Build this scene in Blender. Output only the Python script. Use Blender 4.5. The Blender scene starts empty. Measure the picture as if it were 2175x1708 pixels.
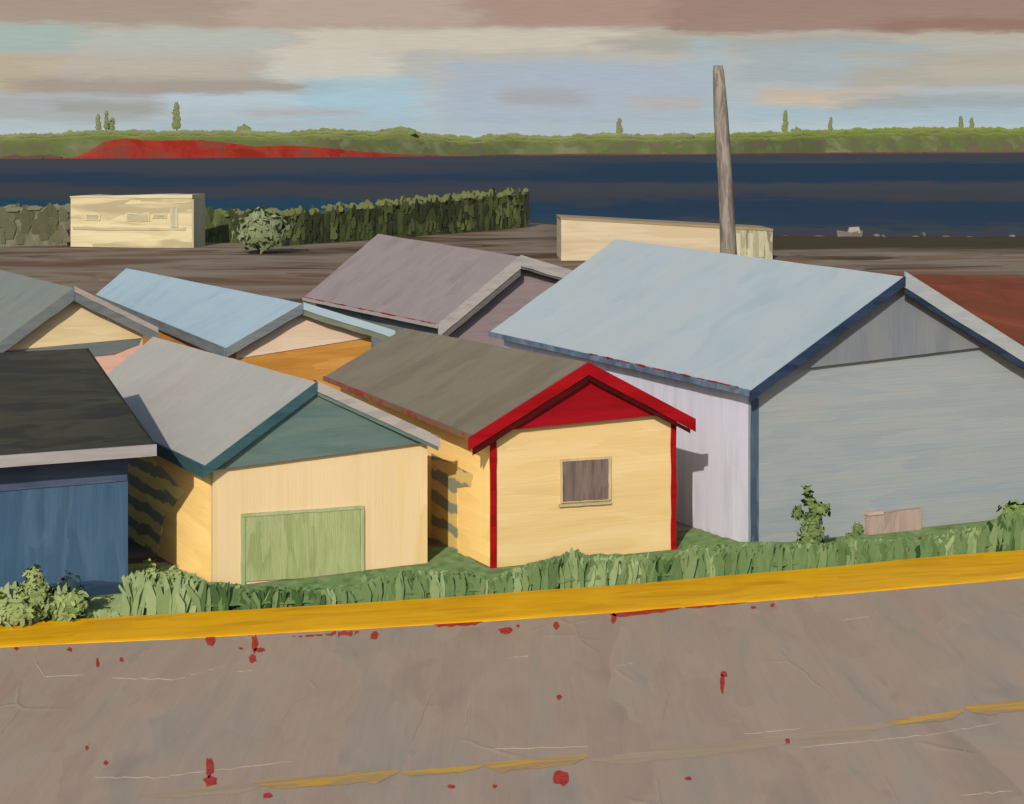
import bpy, math, random
from mathutils import Vector, noise
R = math.radians
rnd = random.Random(7)
sc = bpy.context.scene
col = sc.collection

# ------------------------------------------------------------------ helpers
EYE, F, CX, HY = 8.0, 4000.0, 1087.5, 305.0     # eye height and the survey scale used to read metres off the picture
def at(px, py, Y):            # survey point at distance Y
    return Vector(((px - CX) * Y / F, Y, EYE - (py - HY) * Y / F))
def gr(px, py, z=0.0):        # survey point on level z
    Y = (EYE - z) * F / (py - HY)
    return Vector(((px - CX) * Y / F, Y, z))
def nz(x, y=0.0, z=0.0):
    return noise.noise(Vector((x, y, z)))
def lerp(a, b, t): return a + (b - a) * t
def curve(pts, x):
    if x <= pts[0][0]: return pts[0][1]
    for (x0, y0), (x1, y1) in zip(pts, pts[1:]):
        if x <= x1: return y0 + (y1 - y0) * (x - x0) / (x1 - x0)
    return pts[-1][1]

def tag(o, label=None, cat=None, group=None, kind=None):
    if label: o['label'] = label
    if cat: o['category'] = cat
    if group: o['group'] = group
    if kind: o['kind'] = kind
    return o
def empty(name, loc, label, cat, group=None):
    o = bpy.data.objects.new(name, None); col.objects.link(o)
    o.location = loc; o.empty_display_size = .3
    return tag(o, label, cat, group)

class MB:
    def __init__(s): s.v = []; s.f = []; s.c = None; s.n = []
    def vert(s, p): s.v.append(Vector(p)); return len(s.v) - 1
    def face(s, *pts): s.f.append([s.vert(p) for p in pts])
    def loft(s, rings, closed=True, caps=True):
        ids = [[s.vert(p) for p in r] for r in rings]
        n = len(ids[0])
        for a, b in zip(ids, ids[1:]):
            for i in range(n if closed else n - 1):
                j = (i + 1) % n
                s.f.append([a[i], a[j], b[j], b[i]])
        if caps and closed:
            s.f.append(list(reversed(ids[0]))); s.f.append(ids[-1])
        return ids
    def prism(s, poly, off):   # polygon extruded by a vector
        off = Vector(off)
        s.loft([[Vector(p) for p in poly], [Vector(p) + off for p in poly]])
    def sheet(s, fn, n, m, th=None):   # closed slab: fn(i/n, j/m), thickness vector
        top = [[s.vert(fn(i / n, j / m)) for j in range(m + 1)] for i in range(n + 1)]
        for i in range(n):
            for j in range(m):
                s.f.append([top[i][j], top[i + 1][j], top[i + 1][j + 1], top[i][j + 1]])
        if th is not None:
            th = Vector(th)
            bot = [[s.vert(s.v[k] + th) for k in r] for r in top]
            for i in range(n):
                for j in range(m):
                    s.f.append([bot[i][j], bot[i][j + 1], bot[i + 1][j + 1], bot[i + 1][j]])
            for i in range(n):
                s.f.append([top[i][0], bot[i][0], bot[i + 1][0], top[i + 1][0]])
                s.f.append([top[i][m], top[i + 1][m], bot[i + 1][m], bot[i][m]])
            for j in range(m):
                s.f.append([top[0][j], top[0][j + 1], bot[0][j + 1], bot[0][j]])
                s.f.append([top[n][j], bot[n][j], bot[n][j + 1], top[n][j + 1]])
    def build(s, name, mat, parent=None, org=None, smooth=False, fix=True):
        me = bpy.data.meshes.new(name)
        o = bpy.data.objects.new(name, me); col.objects.link(o)
        if parent is not None:
            o.parent = parent
            r = parent
            while r.parent: r = r.parent
            base = Vector(r.location)
        else:
            base = Vector(org) if org is not None else Vector((0, 0, 0))
            o.location = base
        me.from_pydata([tuple(v - base) for v in s.v], [], s.f)
        if s.c is not None:
            at_ = me.color_attributes.new('tint', 'FLOAT_COLOR', 'POINT')
            for i, c in enumerate(s.c): at_.data[i].color = (*c, 1)
        me.update()
        if fix:
            import bmesh
            bm = bmesh.new(); bm.from_mesh(me)
            bmesh.ops.recalc_face_normals(bm, faces=bm.faces); bm.to_mesh(me); bm.free()
        if smooth:
            for p in me.polygons: p.use_smooth = True
        me.materials.append(mat)
        if s.n and len(s.n) == len(s.v):
            for p in me.polygons: p.use_smooth = True
            me.normals_split_custom_set_from_vertices([tuple(q) for q in s.n])
        return o

# ------------------------------------------------------------------ materials
def lin(c):
    return tuple((x / 255 / 12.92 if x <= 10 else ((x / 255 + .055) / 1.055) ** 2.4) for x in c)
#GAIN_BEGIN
GAIN = {
  'foot_shade_G': (0.772, 0.77, 0.796),
  'blue_wall': (0.772, 0.77, 0.796),
  'cabin': (0.623, 0.648, 0.688),
  'charcoal_edge': (0.714, 0.675, 0.52),
  'charcoal_roof': (0.714, 0.675, 0.52),
  'corner_D': (0.593, 0.686, 0.808),
  'cream_frame': (0.745, 0.79, 0.844),
  'cream_left': (0.745, 0.79, 0.844),
  'cream_right': (0.623, 0.648, 0.688),
  'cream_roof': (0.745, 0.79, 0.844),
  'crimson': (0.711, 0.42, 0.614),
  'dark_C': (0.859, 0.849, 0.833),
  'earth': (1.115, 1.112, 1.04),
  'edge_A': (0.859, 0.849, 0.833),
  'edge_D': (0.764, 0.797, 0.881),
  'end_bay': (0.623, 0.648, 0.688),
  'faded_yellow': (1.195, 1.206, 1.11),
  'far_trunk': (0.76, 0.76, 0.62),
  'farwood': (0.76, 0.76, 0.62),
  'fascia_D': (1.077, 1.167, 1.357),
  'eave_shade_A': (0.647, 0.751, 0.89),
  'gable_D': (0.742, 0.795, 0.892),
  'grass': (0.863, 0.925, 1.003),
  'green_door': (0.736, 0.751, 0.798),
  'green_frame': (0.736, 0.751, 0.798),
  'grey_board_A': (0.859, 0.849, 0.833),
  'grey_board_B': (0.859, 0.849, 0.833),
  'grey_pane': (0.745, 0.79, 0.844),
  'grey_trim': (0.859, 0.849, 0.833),
  'gutter_G': (0.735, 0.777, 0.833),
  'hedge': (0.7, 0.7, 0.66),
  'hedge_core41': (0.8, 0.8, 0.75),
  'hedge_core43': (0.8, 0.8, 0.75),
  'hedge_core47': (0.8, 0.8, 0.75),
  'hills': (0.762, 0.723, 0.798),
  'hull': (0.623, 0.648, 0.688),
  'kerb_yellow': (1.097, 1.14, 0.346),
  'maroon': (0.711, 0.42, 0.614),
  'navy_eave_shade': (2.378, 2.524, 2.6),
  'navy_trim': (0.593, 0.686, 0.808),
  'ochre_B': (0.777, 0.867, 1.119),
  'olive_B': (0.859, 0.849, 0.833),
  'pale_cap': (0.764, 0.797, 0.881),
  'pale_door': (0.745, 0.79, 0.844),
  'pale_post': (0.623, 0.648, 0.688),
  'pane_E': (0.639, 0.65, 0.713),
  'peach_B': (0.792, 0.848, 0.937),
  'pink_A': (0.867, 0.82, 0.824),
  'pink_block': (0.764, 0.797, 0.881),
  'pole': (0.713, 0.749, 0.787),
  'red_beach': (0.62, 0.72, 0.7),
  'red_board': (0.67, 0.3, 0.36),
  'red_cliff': (0.84, 0.66, 0.6),
  'red_mark': (1.195, 1.206, 1.11),
  'redsoil': (1.238, 1.152, 1.026),
  'ridge': (1.195, 1.206, 1.11),
  'road': (1.195, 1.206, 1.11),
  'rock': (0.623, 0.648, 0.688),
  'roof_A': (0.702, 0.711, 0.661),
  'roof_B': (0.825, 0.831, 0.835),
  'roof_C': (0.739, 0.722, 0.703),
  'roof_D': (0.774, 0.769, 0.75),
  'roof_E': (0.769, 0.75, 0.66),
  'roof_F': (0.859, 0.849, 0.833),
  'roof_edge_E': (0.769, 0.75, 0.66),
  'rubbed_line': (1.195, 1.206, 1.11),
  'rust_red': (0.67, 0.3, 0.36),
  'sand_A': (0.947, 1.003, 1.084),
  'shade_band': (0.745, 0.79, 0.844),
  'shrub': (0.9, 0.92, 0.85),
  'side_C': (1.077, 1.167, 1.357),
  'side_D': (1.077, 1.167, 1.357),
  'side_cream': (0.745, 0.79, 0.844),
  'sill_E': (0.836, 0.983, 1.329),
  'stem': (0.863, 0.925, 1.003),
  'tan_roof': (0.75, 0.75, 0.7),
  'teal': (0.88, 0.917, 1.017),
  'teal_board': (0.572, 0.701, 0.779),
  'trim_C': (0.859, 0.849, 0.833),
  'verge': (0.863, 0.925, 1.003),
  'wall_C': (0.732, 0.696, 0.717),
  'wall_D': (0.764, 0.797, 0.881),
  'water': (0.92, 1.0, 0.9),
  'shadow_stripes_E': (1.1, 1.1, 1.1),
  'shadow_stripes_F': (1.6, 1.6, 1.6),
  'window_frame_E': (0.836, 0.983, 1.329),
  'yellow_E': (0.836, 0.983, 1.329),
  'yellow_E_side': (1.2, 1.3, 1.35),
  'yellow_F': (0.805, 0.907, 1.095),
  'yellow_F_side': (1.28, 1.36, 1.4),
}
#GAIN_END
def albedo(name, c):
    g = GAIN.get(name, (.55, .55, .55))
    return tuple(min(.95, max(.003, a * b)) for a, b in zip(lin(c), g))
class NT:
    def __init__(s, nt): s.nt = nt
    def new(s, t, **kw):
        n = s.nt.nodes.new(t)
        for k, v in kw.items(): setattr(n, k, v)
        return n
    def link(s, a, b): s.nt.links.new(a, b)
    def val(s, sock, v):
        if hasattr(v, 'links') or hasattr(v, 'is_linked'): s.link(v, sock)
        else: sock.default_value = v
    def math(s, op, a, b=None, c=None, clamp=False):
        n = s.new('ShaderNodeMath', operation=op, use_clamp=clamp)
        for i, x in enumerate((a, b, c)):
            if x is not None: s.val(n.inputs[i], x)
        return n.outputs[0]
    def vmath(s, op, a, b=None, sc_=None):
        n = s.new('ShaderNodeVectorMath', operation=op)
        s.val(n.inputs[0], a)
        if b is not None: s.val(n.inputs[1], b)
        if sc_ is not None: s.val(n.inputs['Scale'], sc_)
        return n.outputs['Value'] if op in ('LENGTH', 'DOT_PRODUCT') else n.outputs[0]
    def noise(s, vec, scale=1., detail=2., rough=.55, dist=0., dim='3D'):
        n = s.new('ShaderNodeTexNoise', noise_dimensions=dim)
        s.link(vec, n.inputs['Vector'])
        n.inputs['Scale'].default_value = scale; n.inputs['Detail'].default_value = detail
        n.inputs['Roughness'].default_value = rough; n.inputs['Distortion'].default_value = dist
        return n.outputs['Fac'], n.outputs['Color']
    def ramp(s, fac, stops, interp='LINEAR'):
        n = s.new('ShaderNodeValToRGB'); s.link(fac, n.inputs[0])
        cr = n.color_ramp; cr.interpolation = interp
        while len(cr.elements) < len(stops): cr.elements.new(.5)
        for e, (p, c) in zip(cr.elements, stops):
            e.position = p; e.color = (*c, 1)
        return n.outputs[0]
    def mix(s, f, a, b, blend='MIX'):
        n = s.new('ShaderNodeMix', data_type='RGBA', blend_type=blend)
        s.val(n.inputs['Factor'], f)
        for sock, x in ((n.inputs[6], a), (n.inputs[7], b)):
            if isinstance(x, tuple): sock.default_value = (*x, 1)
            else: s.link(x, sock)
        return n.outputs[2]

MATS = {}
STROKE = {'h': (.45, .45, 3.2), 'v': (3.0, 3.0, .45), 'r': (.35, 1.3, 1.3), 'y': (2.2, .5, 1.), 'x': (.4, 2.4, 2.4), 'g': (.55, 1.0, 1.)}
def paint(name, cols, stroke='h', yaw=0., size=1., rough=.6, bump=.35, var=.10, spec=.10, tilt=0., contrast=1.):
    """hand-brushed oil-like paint: broad dabs of close tones, bristle streaks, a woven tooth"""
    if name in MATS: return MATS[name]
    m = bpy.data.materials.new(name); m.use_nodes = True
    t = NT(m.node_tree); m.node_tree.nodes.clear()
    out = t.new('ShaderNodeOutputMaterial'); bs = t.new('ShaderNodeBsdfPrincipled')
    t.link(bs.outputs[0], out.inputs[0])
    geo = t.new('ShaderNodeNewGeometry')
    mp = t.new('ShaderNodeMapping', vector_type='POINT'); mp.inputs['Rotation'].default_value = (0, tilt, -yaw)
    t.link(geo.outputs['Position'], mp.inputs['Vector'])
    P = mp.outputs[0]
    sx = STROKE[stroke]
    A = t.vmath('MULTIPLY', P, tuple(k * size for k in sx))
    nA, nc = t.noise(A, 1.0, 3., .55, .7)
    # random dabs
    warp = t.vmath('SCALE', t.vmath('SUBTRACT', nc, (.5, .5, .5)), sc_=.9)
    B = t.vmath('ADD', t.vmath('SCALE', A, sc_=.9), warp)
    vo = t.new('ShaderNodeTexVoronoi', feature='F1'); t.link(B, vo.inputs['Vector'])
    vo.inputs['Scale'].default_value = 1.2
    sep = t.new('ShaderNodeSeparateColor'); t.link(vo.outputs['Color'], sep.inputs[0])
    # bristles
    C = t.vmath('MULTIPLY', P, tuple(k * size * (9 if k > 1 else 1.6) for k in sx))
    nB, _ = t.noise(C, 1.0, 2., .6, .3)
    nT, _ = t.noise(P, 42., 1., .6, 0.)
    k = len(cols)
    f = t.math('ADD', t.math('MULTIPLY', t.math('SUBTRACT', nA, .5), 1.9 * contrast), t.math('MULTIPLY', t.math('SUBTRACT', sep.outputs[0], .5), .55 * contrast))
    f = t.math('ADD', f, .5, clamp=True)
    c = t.ramp(f, [((i + .5) / k, albedo(name, x)) for i, x in enumerate(cols)])
    g = t.math('ADD', t.math('MULTIPLY', t.math('SUBTRACT', nB, .5), var * 2.2), t.math('MULTIPLY', t.math('SUBTRACT', nT, .5), var * 1.1))
    g = t.math('ADD', g, t.math('MULTIPLY', t.math('SUBTRACT', sep.outputs[1], .5), var * .8))
    c = t.vmath('SCALE', c, sc_=t.math('ADD', g, 1.0))
    t.link(c, bs.inputs['Base Color'])
    bs.inputs['Roughness'].default_value = rough
    bs.inputs['Specular IOR Level'].default_value = spec
    hgt = t.math('ADD', t.math('MULTIPLY', nB, .7), t.math('ADD', t.math('MULTIPLY', sep.outputs[2], .35), t.math('MULTIPLY', nT, .3)))
    bp = t.new('ShaderNodeBump'); bp.inputs['Strength'].default_value = bump; bp.inputs['Distance'].default_value = .02
    t.link(hgt, bp.inputs['Height']); t.link(bp.outputs[0], bs.inputs['Normal'])
    MATS[name] = m
    return m
def leafy(name, gainname=None, rough=.7):
    if name in MATS: return MATS[name]
    m = bpy.data.materials.new(name); m.use_nodes = True
    t = NT(m.node_tree); bs = m.node_tree.nodes['Principled BSDF']
    a = t.new('ShaderNodeAttribute', attribute_name='tint')
    geo = t.new('ShaderNodeNewGeometry')
    n1, _ = t.noise(geo.outputs['Position'], 9., 2.)
    c = t.vmath('SCALE', a.outputs['Color'], sc_=t.math('ADD', t.math('MULTIPLY', n1, .3), .85))
    t.link(c, bs.inputs['Base Color']); bs.inputs['Roughness'].default_value = rough
    bs.inputs['Specular IOR Level'].default_value = .05
    tr = t.new('ShaderNodeBsdfTranslucent'); t.link(c, tr.inputs[0]); mx = t.new('ShaderNodeMixShader'); mx.inputs[0].default_value = .2
    t.link(bs.outputs[0], mx.inputs[1]); t.link(tr.outputs[0], mx.inputs[2]); t.link(mx.outputs[0], m.node_tree.nodes['Material Output'].inputs[0])
    MATS[name] = m
    return m

# ------------------------------------------------------------------ the measured sheds (metres)
Z = Vector((0, 0, 1))
HOUSES = {
  'E': dict(yaw=0.4282, of=0.240, L=9.06, w0=(-0.370, 34.781, 0.000), w1=(3.114, 36.371, 0.000),
     FL=(-0.727, 34.404, 2.667), P=(1.418, 35.329, 3.893), FR=(3.421, 36.254, 2.743), BL=(-4.238, 42.646, 2.723), BP=(-2.500, 43.571, 3.730), BR=(-0.496, 44.496, 2.580)),
  'F': dict(yaw=0.4931, of=0.214, L=9.62, w0=(-5.383, 33.882, 0.000), w1=(-1.550, 35.942, 0.000),
     FL=(-5.481, 33.602, 2.246), P=(-3.602, 34.680, 3.604), FR=(-1.408, 35.759, 2.413), BL=(-9.799, 42.079, 2.214), BP=(-8.227, 43.157, 3.576), BR=(-6.032, 44.235, 2.385)),
  'A': dict(yaw=0.5043, of=0.350, L=19.15, w0=(-14.012, 51.506, 0.000), w1=(-10.482, 53.455, 0.000),
     FL=(-14.072, 51.055, 2.473), P=(-12.137, 52.174, 3.996), FR=(-10.026, 53.293, 2.737), BL=(-23.262, 67.818, 2.479), BP=(-21.327, 68.937, 4.002), BR=(-19.216, 70.056, 2.743)),
  'B': dict(yaw=0.4214, of=0.350, L=19.88, w0=(-7.467, 50.953, 0.000), w1=(-3.928, 52.539, 0.000),
     FL=(-7.671, 50.511, 2.507), P=(-5.715, 51.426, 3.629), FR=(-3.265, 52.342, 2.766), BL=(-15.181, 68.654, 2.491), BP=(-14.253, 69.570, 3.391), BR=(-11.803, 70.486, 2.528)),
  'C': dict(yaw=0.4422, of=0.350, L=11.75, w0=(-2.057, 55.206, 0.000), w1=(2.291, 57.265, 0.000),
     FL=(-2.156, 54.762, 2.729), P=(0.245, 55.919, 4.645), FR=(2.490, 57.077, 3.905), BL=(-7.233, 65.381, 2.655), BP=(-4.733, 66.538, 4.806), BR=(-2.487, 67.696, 4.066)),
  'D': dict(yaw=0.4421, of=0.369, L=12.31, w0=(4.748, 37.419, 0.000), w1=(10.924, 40.343, 0.000),
     FL=(4.692, 36.980, 3.146), P=(8.024, 38.552, 5.272), FR=(11.310, 40.125, 3.285), BL=(-0.571, 48.104, 3.190), BP=(2.738, 49.676, 5.479), BR=(6.025, 51.248, 3.492)),
}
for k, h in HOUSES.items():
    for q in ('w0', 'w1', 'FL', 'P', 'FR', 'BL', 'BP', 'BR'): h[q] = Vector(h[q])
    h['u'] = Vector((math.cos(h['yaw']), math.sin(h['yaw']), 0)); h['v'] = Vector((-math.sin(h['yaw']), math.cos(h['yaw']), 0))
e = HOUSES['E']
for q in ('w0', 'w1', 'FL', 'P', 'FR', 'BL', 'BP', 'BR'):       # the red shed stands a little further back
    p = (e[q] - Vector((0, 0, EYE))) * 1.02 + Vector((0, 0, EYE)); e[q] = p
e['w0'].z = e['w1'].z = 0

class Shed:
    """gable shed: roof corners are surveyed, walls are set in under the eaves"""
    TH = .10
    def __init__(s, key, name, label, cat='shed', group=None, wall_inset=.30):
        h = HOUSES[key]; s.key = key; s.h = h
        for q in h: setattr(s, q, h[q])
        s.W = (s.w1 - s.w0).dot(s.u); s.inset = wall_inset
        s.root = empty(name, (s.w0.x, s.w0.y, 0), label, cat, group)
        s.seed = sum(map(ord, key)) * 3.1
    def rz(s, x, y):       # underside of the roof over (x, y)
        def plane(a, b, c):
            n = (b - a).cross(c - a); return a.z - (n.x * (x - a.x) + n.y * (y - a.y)) / n.z
        d = s.v.dot(Vector((x, y, 0)) - s.FL); t = min(1, max(0, d / s.L))
        l0 = plane(s.FL, s.P, s.BP); l1 = plane(s.FL, s.BL, s.BP)
        r0 = plane(s.FR, s.P, s.BP); r1 = plane(s.FR, s.BR, s.BP)
        return min(min(l0, l1), min(r0, r1)) - s.TH - .012
    def fp(s, a, z, off=0.):    # point on the front wall: metres along, height, metres proud
        return s.w0 + s.u * a - s.v * off + Vector((0, 0, z - s.w0.z))
    def lp(s, d, z, off=0.):    # point on the left wall: metres back, height, metres proud
        return s.w0 + s.v * d - s.u * off + Vector((0, 0, z - s.w0.z))
    def roof(s, mat, right=None):
        m = MB()
        def jit(i, j, edge):
            return Vector((0, 0, .012 * nz(i * 3 + s.seed, j * 4)))
        for A, Bq, Cc, D in ((s.FL, s.P, s.BP, s.BL), (s.P, s.FR, s.BR, s.BP)):
            nrm = (Bq - A).cross(D - A).normalized()
            if nrm.z < 0: nrm = -nrm
            def fn(a, b):
                p = lerp(lerp(A, Bq, a), lerp(D, Cc, a), b)
                w = .02
                if b in (0., 1.): p = p + s.v * (w * nz(a * 7 + s.seed, b * 9) * (1 if b else .3))
                return p + Vector((0, 0, .016 * nz(a * 5 + s.seed, b * 8, 2)))
            m.sheet(fn, 10, 18, -nrm * s.TH)
        return m.build('roof', mat, s.root)
    def walls(s, front, side=None, base=-.25, th=.10, back=True):
        side = side or front
        n = 16
        def top(a):
            p = s.fp(a, 0); return s.rz(p.x, p.y)
        ss = sorted(set([s.W * i / n for i in range(n + 1)] + [(s.P - s.w0).dot(s.u)]))
        for name, mat, o in (('front_wall', front, 0.), ('back_wall', side, s.L - 2 * s.of - th)):
            poly = [s.fp(0, base, -o), s.fp(s.W, base, -o)] + [None] * 0
            for a in reversed(ss):
                p = s.fp(a, 0, -o); poly.append(Vector((p.x, p.y, s.rz(p.x, p.y) - (.0 if name == 'front_wall' else .02))))
            if name == 'back_wall':
                poly = [p + Vector((0, 0, 0)) for p in poly]
            m = MB(); m.prism(poly, s.v * th); m.build(name, mat, s.root)
        d1 = s.L - 2 * s.of - th
        for a, sgn in ((0, 1), (s.W, -1)):
            m = MB(); ring = []
            for i in range(13):
                d = lerp(th + .001, d1 - .001, i / 12)
                p = s.w0 + s.u * a + s.v * d; q = p + s.u * (sgn * th)
                zt = min(s.rz(p.x, p.y), s.rz(q.x, q.y))
                ring.append([Vector((p.x, p.y, base)), Vector((q.x, q.y, base)), Vector((q.x, q.y, zt)), Vector((p.x, p.y, zt))])
            m.loft(ring); m.build('side_wall', side, s.root)
    def gable(s, name, mat, line, off=.03, a0=None, a1=None, low=None):
        """panel between the roof and a line (a,z)-(a,z) on the front wall; low = lower edge for a band"""
        (aL, zL), (aR, zR) = line
        ln = lambda a: zL + (zR - zL) * (a - aL) / (aR - aL)
        pk = (s.P - s.w0).dot(s.u)
        N = 30
        a0 = .0 if a0 is None else a0; a1 = s.W if a1 is None else a1
        ss = sorted([lerp(a0, a1, i / N) for i in range(N + 1)] + ([pk] if a0 < pk < a1 else []))
        def rz(a):
            p = s.fp(a, 0, off); return s.rz(p.x, p.y)
        ok = [a for a in ss if rz(a) > ln(a) + .012]
        lo = [s.fp(a, (ln(a) + .008 * nz(a * 4 + s.seed, 1)), .001) for a in ok]
        hi = [s.fp(a, rz(a) - .002, .001) for a in ok]
        m = MB()
        rings = [[l, h_, h_ - s.v * off, l - s.v * off] for l, h_ in zip(lo, hi)]
        m.loft(rings)
        return m.build(name, mat, s.root)
    def panel(s, name, mat, pts, off=.02, wall='front', parent=None, base_off=.001):
        f = s.fp if wall == 'front' else s.lp
        poly = []
        n = len(pts)
        for i in range(n):
            (a, z), (b, w) = pts[i], pts[(i + 1) % n]
            for k in range(6):
                t = k / 6
                j = 0 if k == 0 else .011
                poly.append(f(lerp(a, b, t) + j * nz(a * 3 + t * 6, z + s.seed), lerp(z, w, t) + j * nz(z * 3 + t * 6, a + s.seed + 9), base_off))
        m = MB(); m.prism(poly, (-s.v if wall == 'front' else -s.u) * off)
        return m.build(name, mat, parent or s.root)
    def rake(s, name, mat, side, d0, d1, fwd=.05, n=14, ext=0., wob=.014):
        """board along the front roof edge, d0..d1 metres below it"""
        A, Bq = (s.FL, s.P) if side == 'L' else (s.P, s.FR)
        m = MB(); rings = []
        dirn = (Bq - A).normalized()
        for i in range(n + 1):
            t = i / n
            p = lerp(A, Bq, t)
            if i == 0 and side == 'L': p = p - dirn * ext
            if i == n and side == 'R': p = p + dirn * ext
            if side == 'R' and i == 0: p = p + dirn * .004
            up = Vector((0, 0, 1))
            a = d0 + (wob * nz(t * 6 + s.seed, d0 * 9) if d0 > 0 else -.012)
            b = d1 + wob * nz(t * 5 + s.seed, d1 * 7 + 3)
            g = -s.v * .008
            rings.append([p - up * a + g, p - up * b + g, p - up * b + g - s.v * fwd, p - up * a + g - s.v * fwd])
        m.loft(rings); return m.build(name, mat, s.root)
    def eave(s, name, mat, d, side='L', out=.04, t0=0., t1=1., d0=-.012):
        A, Bq, o = (s.FL, s.BL, -s.u) if side == 'L' else (s.FR, s.BR, s.u)
        m = MB(); rings = []
        for i in range(17):
            t = lerp(t0, t1, i / 16); p = lerp(A, Bq, t) + o * .006
            up = Vector((0, 0, 1)); b = d + .012 * nz(t * 12 + s.seed, 4)
            rings.append([p - up * d0, p - up * b, p - up * b + o * out, p - up * d0 + o * out])
        m.loft(rings); return m.build(name, mat, s.root)
    def flecks(s, name, mat, A, Bq, n, w, offv, seed, l=.18):
        """broken bits of rust along an edge"""
        rr = random.Random(seed); m = MB(); rings = []; off = Vector(offv).normalized() * .006; N = n * 3
        for i in range(N + 1):
            t = i / N; c = lerp(A, Bq, t) + Vector(offv)
            k = nz(t * n * .5, seed) + .5 * nz(t * n * 1.7, seed + 3)
            hw = .003 + w * max(0., .25 + k) * .9; sh = .01 * nz(t * n, seed + 8)
            rings.append([c + Z * (hw * .5 + sh), c + Z * (hw * .5 + sh) + off, c - Z * (hw - sh) + off, c - Z * (hw - sh)])
        m.loft(rings)
        return m.build(name, mat, s.root)
    def post(s, name, mat, a, z0, z1, w, th=.03, corner=0):
        """vertical trim on the front wall at a; corner wraps to the left (-1) or right (1)"""
        m = MB(); rings = []
        for i in range(13):
            z = lerp(z0, z1, i / 12); dw = .018 * nz(z * 2.2 + s.seed, a); sh = .012 * nz(z * 1.3 + s.seed, a + 5)
            l, r_ = a - w / 2 - dw + sh, a + w / 2 + dw + sh
            rings.append([s.fp(l, z, .002), s.fp(r_, z, .002), s.fp(r_, z, th), s.fp(l, z, th)])
        m.loft(rings); return m.build(name, mat, s.root)

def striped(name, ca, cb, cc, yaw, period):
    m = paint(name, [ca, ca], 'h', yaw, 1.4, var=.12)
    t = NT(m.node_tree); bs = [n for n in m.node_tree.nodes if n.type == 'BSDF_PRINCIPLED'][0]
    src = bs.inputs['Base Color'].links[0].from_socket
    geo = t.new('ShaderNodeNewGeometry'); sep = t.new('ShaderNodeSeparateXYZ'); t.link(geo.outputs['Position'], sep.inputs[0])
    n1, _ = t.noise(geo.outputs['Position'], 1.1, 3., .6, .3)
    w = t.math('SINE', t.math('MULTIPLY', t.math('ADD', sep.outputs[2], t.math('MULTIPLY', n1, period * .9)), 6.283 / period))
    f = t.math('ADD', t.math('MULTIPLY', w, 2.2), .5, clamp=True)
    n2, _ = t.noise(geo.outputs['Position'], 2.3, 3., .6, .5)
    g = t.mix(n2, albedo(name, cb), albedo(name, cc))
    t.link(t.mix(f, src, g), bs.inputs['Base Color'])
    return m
rust = paint('rust_red', [(150, 50, 40), (180, 70, 55), (120, 35, 30)], 'v', size=2, rough=.7)

# ---------------- E : cream-yellow shed with the red gable
s = Shed('E', 'gabled_shed', 'small yellow shed with crimson red gable, red corner boards and brown roof', group=None)
ye = s.yaw
wallE = paint('yellow_E', [(212, 168, 100), (219, 176, 107), (224, 182, 116)], 'h', ye, .8, var=.05, contrast=.7)
redE = paint('crimson', [(140, 20, 27), (152, 22, 30), (160, 26, 34)], 'h', ye, 1.2, rough=.45, var=.09)
redF = paint('red_board', [(150, 22, 30), (166, 28, 36), (172, 34, 40)], 'h', ye, 1.5, rough=.42, var=.1)
darkred = paint('maroon', [(66, 14, 14), (82, 18, 17)], 'h', ye, 2, rough=.5)
s.roof(paint('roof_E', [(118, 108, 94), (126, 115, 99), (132, 122, 106), (122, 116, 102)], 'r', ye, .9, contrast=.65, var=.06))
s.walls(wallE, paint('yellow_E_side', [(214, 172, 104), (220, 178, 110), (224, 184, 118)], 'h', ye, .8, var=.05, contrast=.7))  # side copy of the front yellow, brightened to offset its weaker light
s.gable('gable_panel', redE, ((.143, 2.60), (3.726, 2.70)), off=.15)
s.rake('bargeboard', redF, 'L', 0, .23, ext=.10, wob=.02); s.rake('bargeboard', redF, 'R', 0, .24, ext=.12, wob=.02)
s.rake('barge_strip', darkred, 'L', .235, .37, fwd=.02); s.rake('barge_strip', darkred, 'R', .245, .33, fwd=.02)  # maroon strips stand in for the shadow under the red boards
s.eave('fascia', paint('roof_edge_E', [(120, 106, 92), (140, 96, 80), (150, 60, 46)], 'r', ye, 2.5), .09)
for a in (.0, s.W - .02):
    s.post('corner_board', redF, a + .02, -.2, 2.50 if a == 0 else 2.56, .125 if a == 0 else .11)
w = [(1.432, 2.03), (2.397, 2.015), (2.397, 1.255), (1.44, 1.28)]
k = 1.02
w = [(a * k, EYE - (EYE - z) * k) for a, z in w]
fr = s.panel('window', paint('window_frame_E', [(196, 160, 102), (206, 168, 106), (176, 152, 104)], 'v', ye, 2.), [(w[0][0] - .04, w[0][1] + .04), (w[1][0] + .07, w[1][1] + .04), (w[2][0] + .07, w[2][1] - .03), (w[3][0] - .04, w[3][1] - .03)], .035)
s.panel('pane', paint('pane_E', [(112, 96, 86), (128, 110, 98), (138, 120, 104), (118, 102, 92)], 'v', ye, 2.2, rough=.4, var=.14), w, .012, parent=fr, base_off=.037)
s.panel('sill', paint('sill_E', [(188, 158, 104), (170, 146, 100)], 'h', ye, 3), [(w[3][0] - .08, w[3][1] - .05), (w[2][0] + .06, w[2][1] - .05), (w[2][0] + .06, w[2][1] - .10), (w[3][0] - .08, w[3][1] - .10)], .06, parent=fr)
boards = striped('shadow_stripes_E', (196, 172, 104), (112, 118, 108), (134, 134, 108), ye, .46)  # stripe material for the painted cast shadow, not real boards
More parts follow.
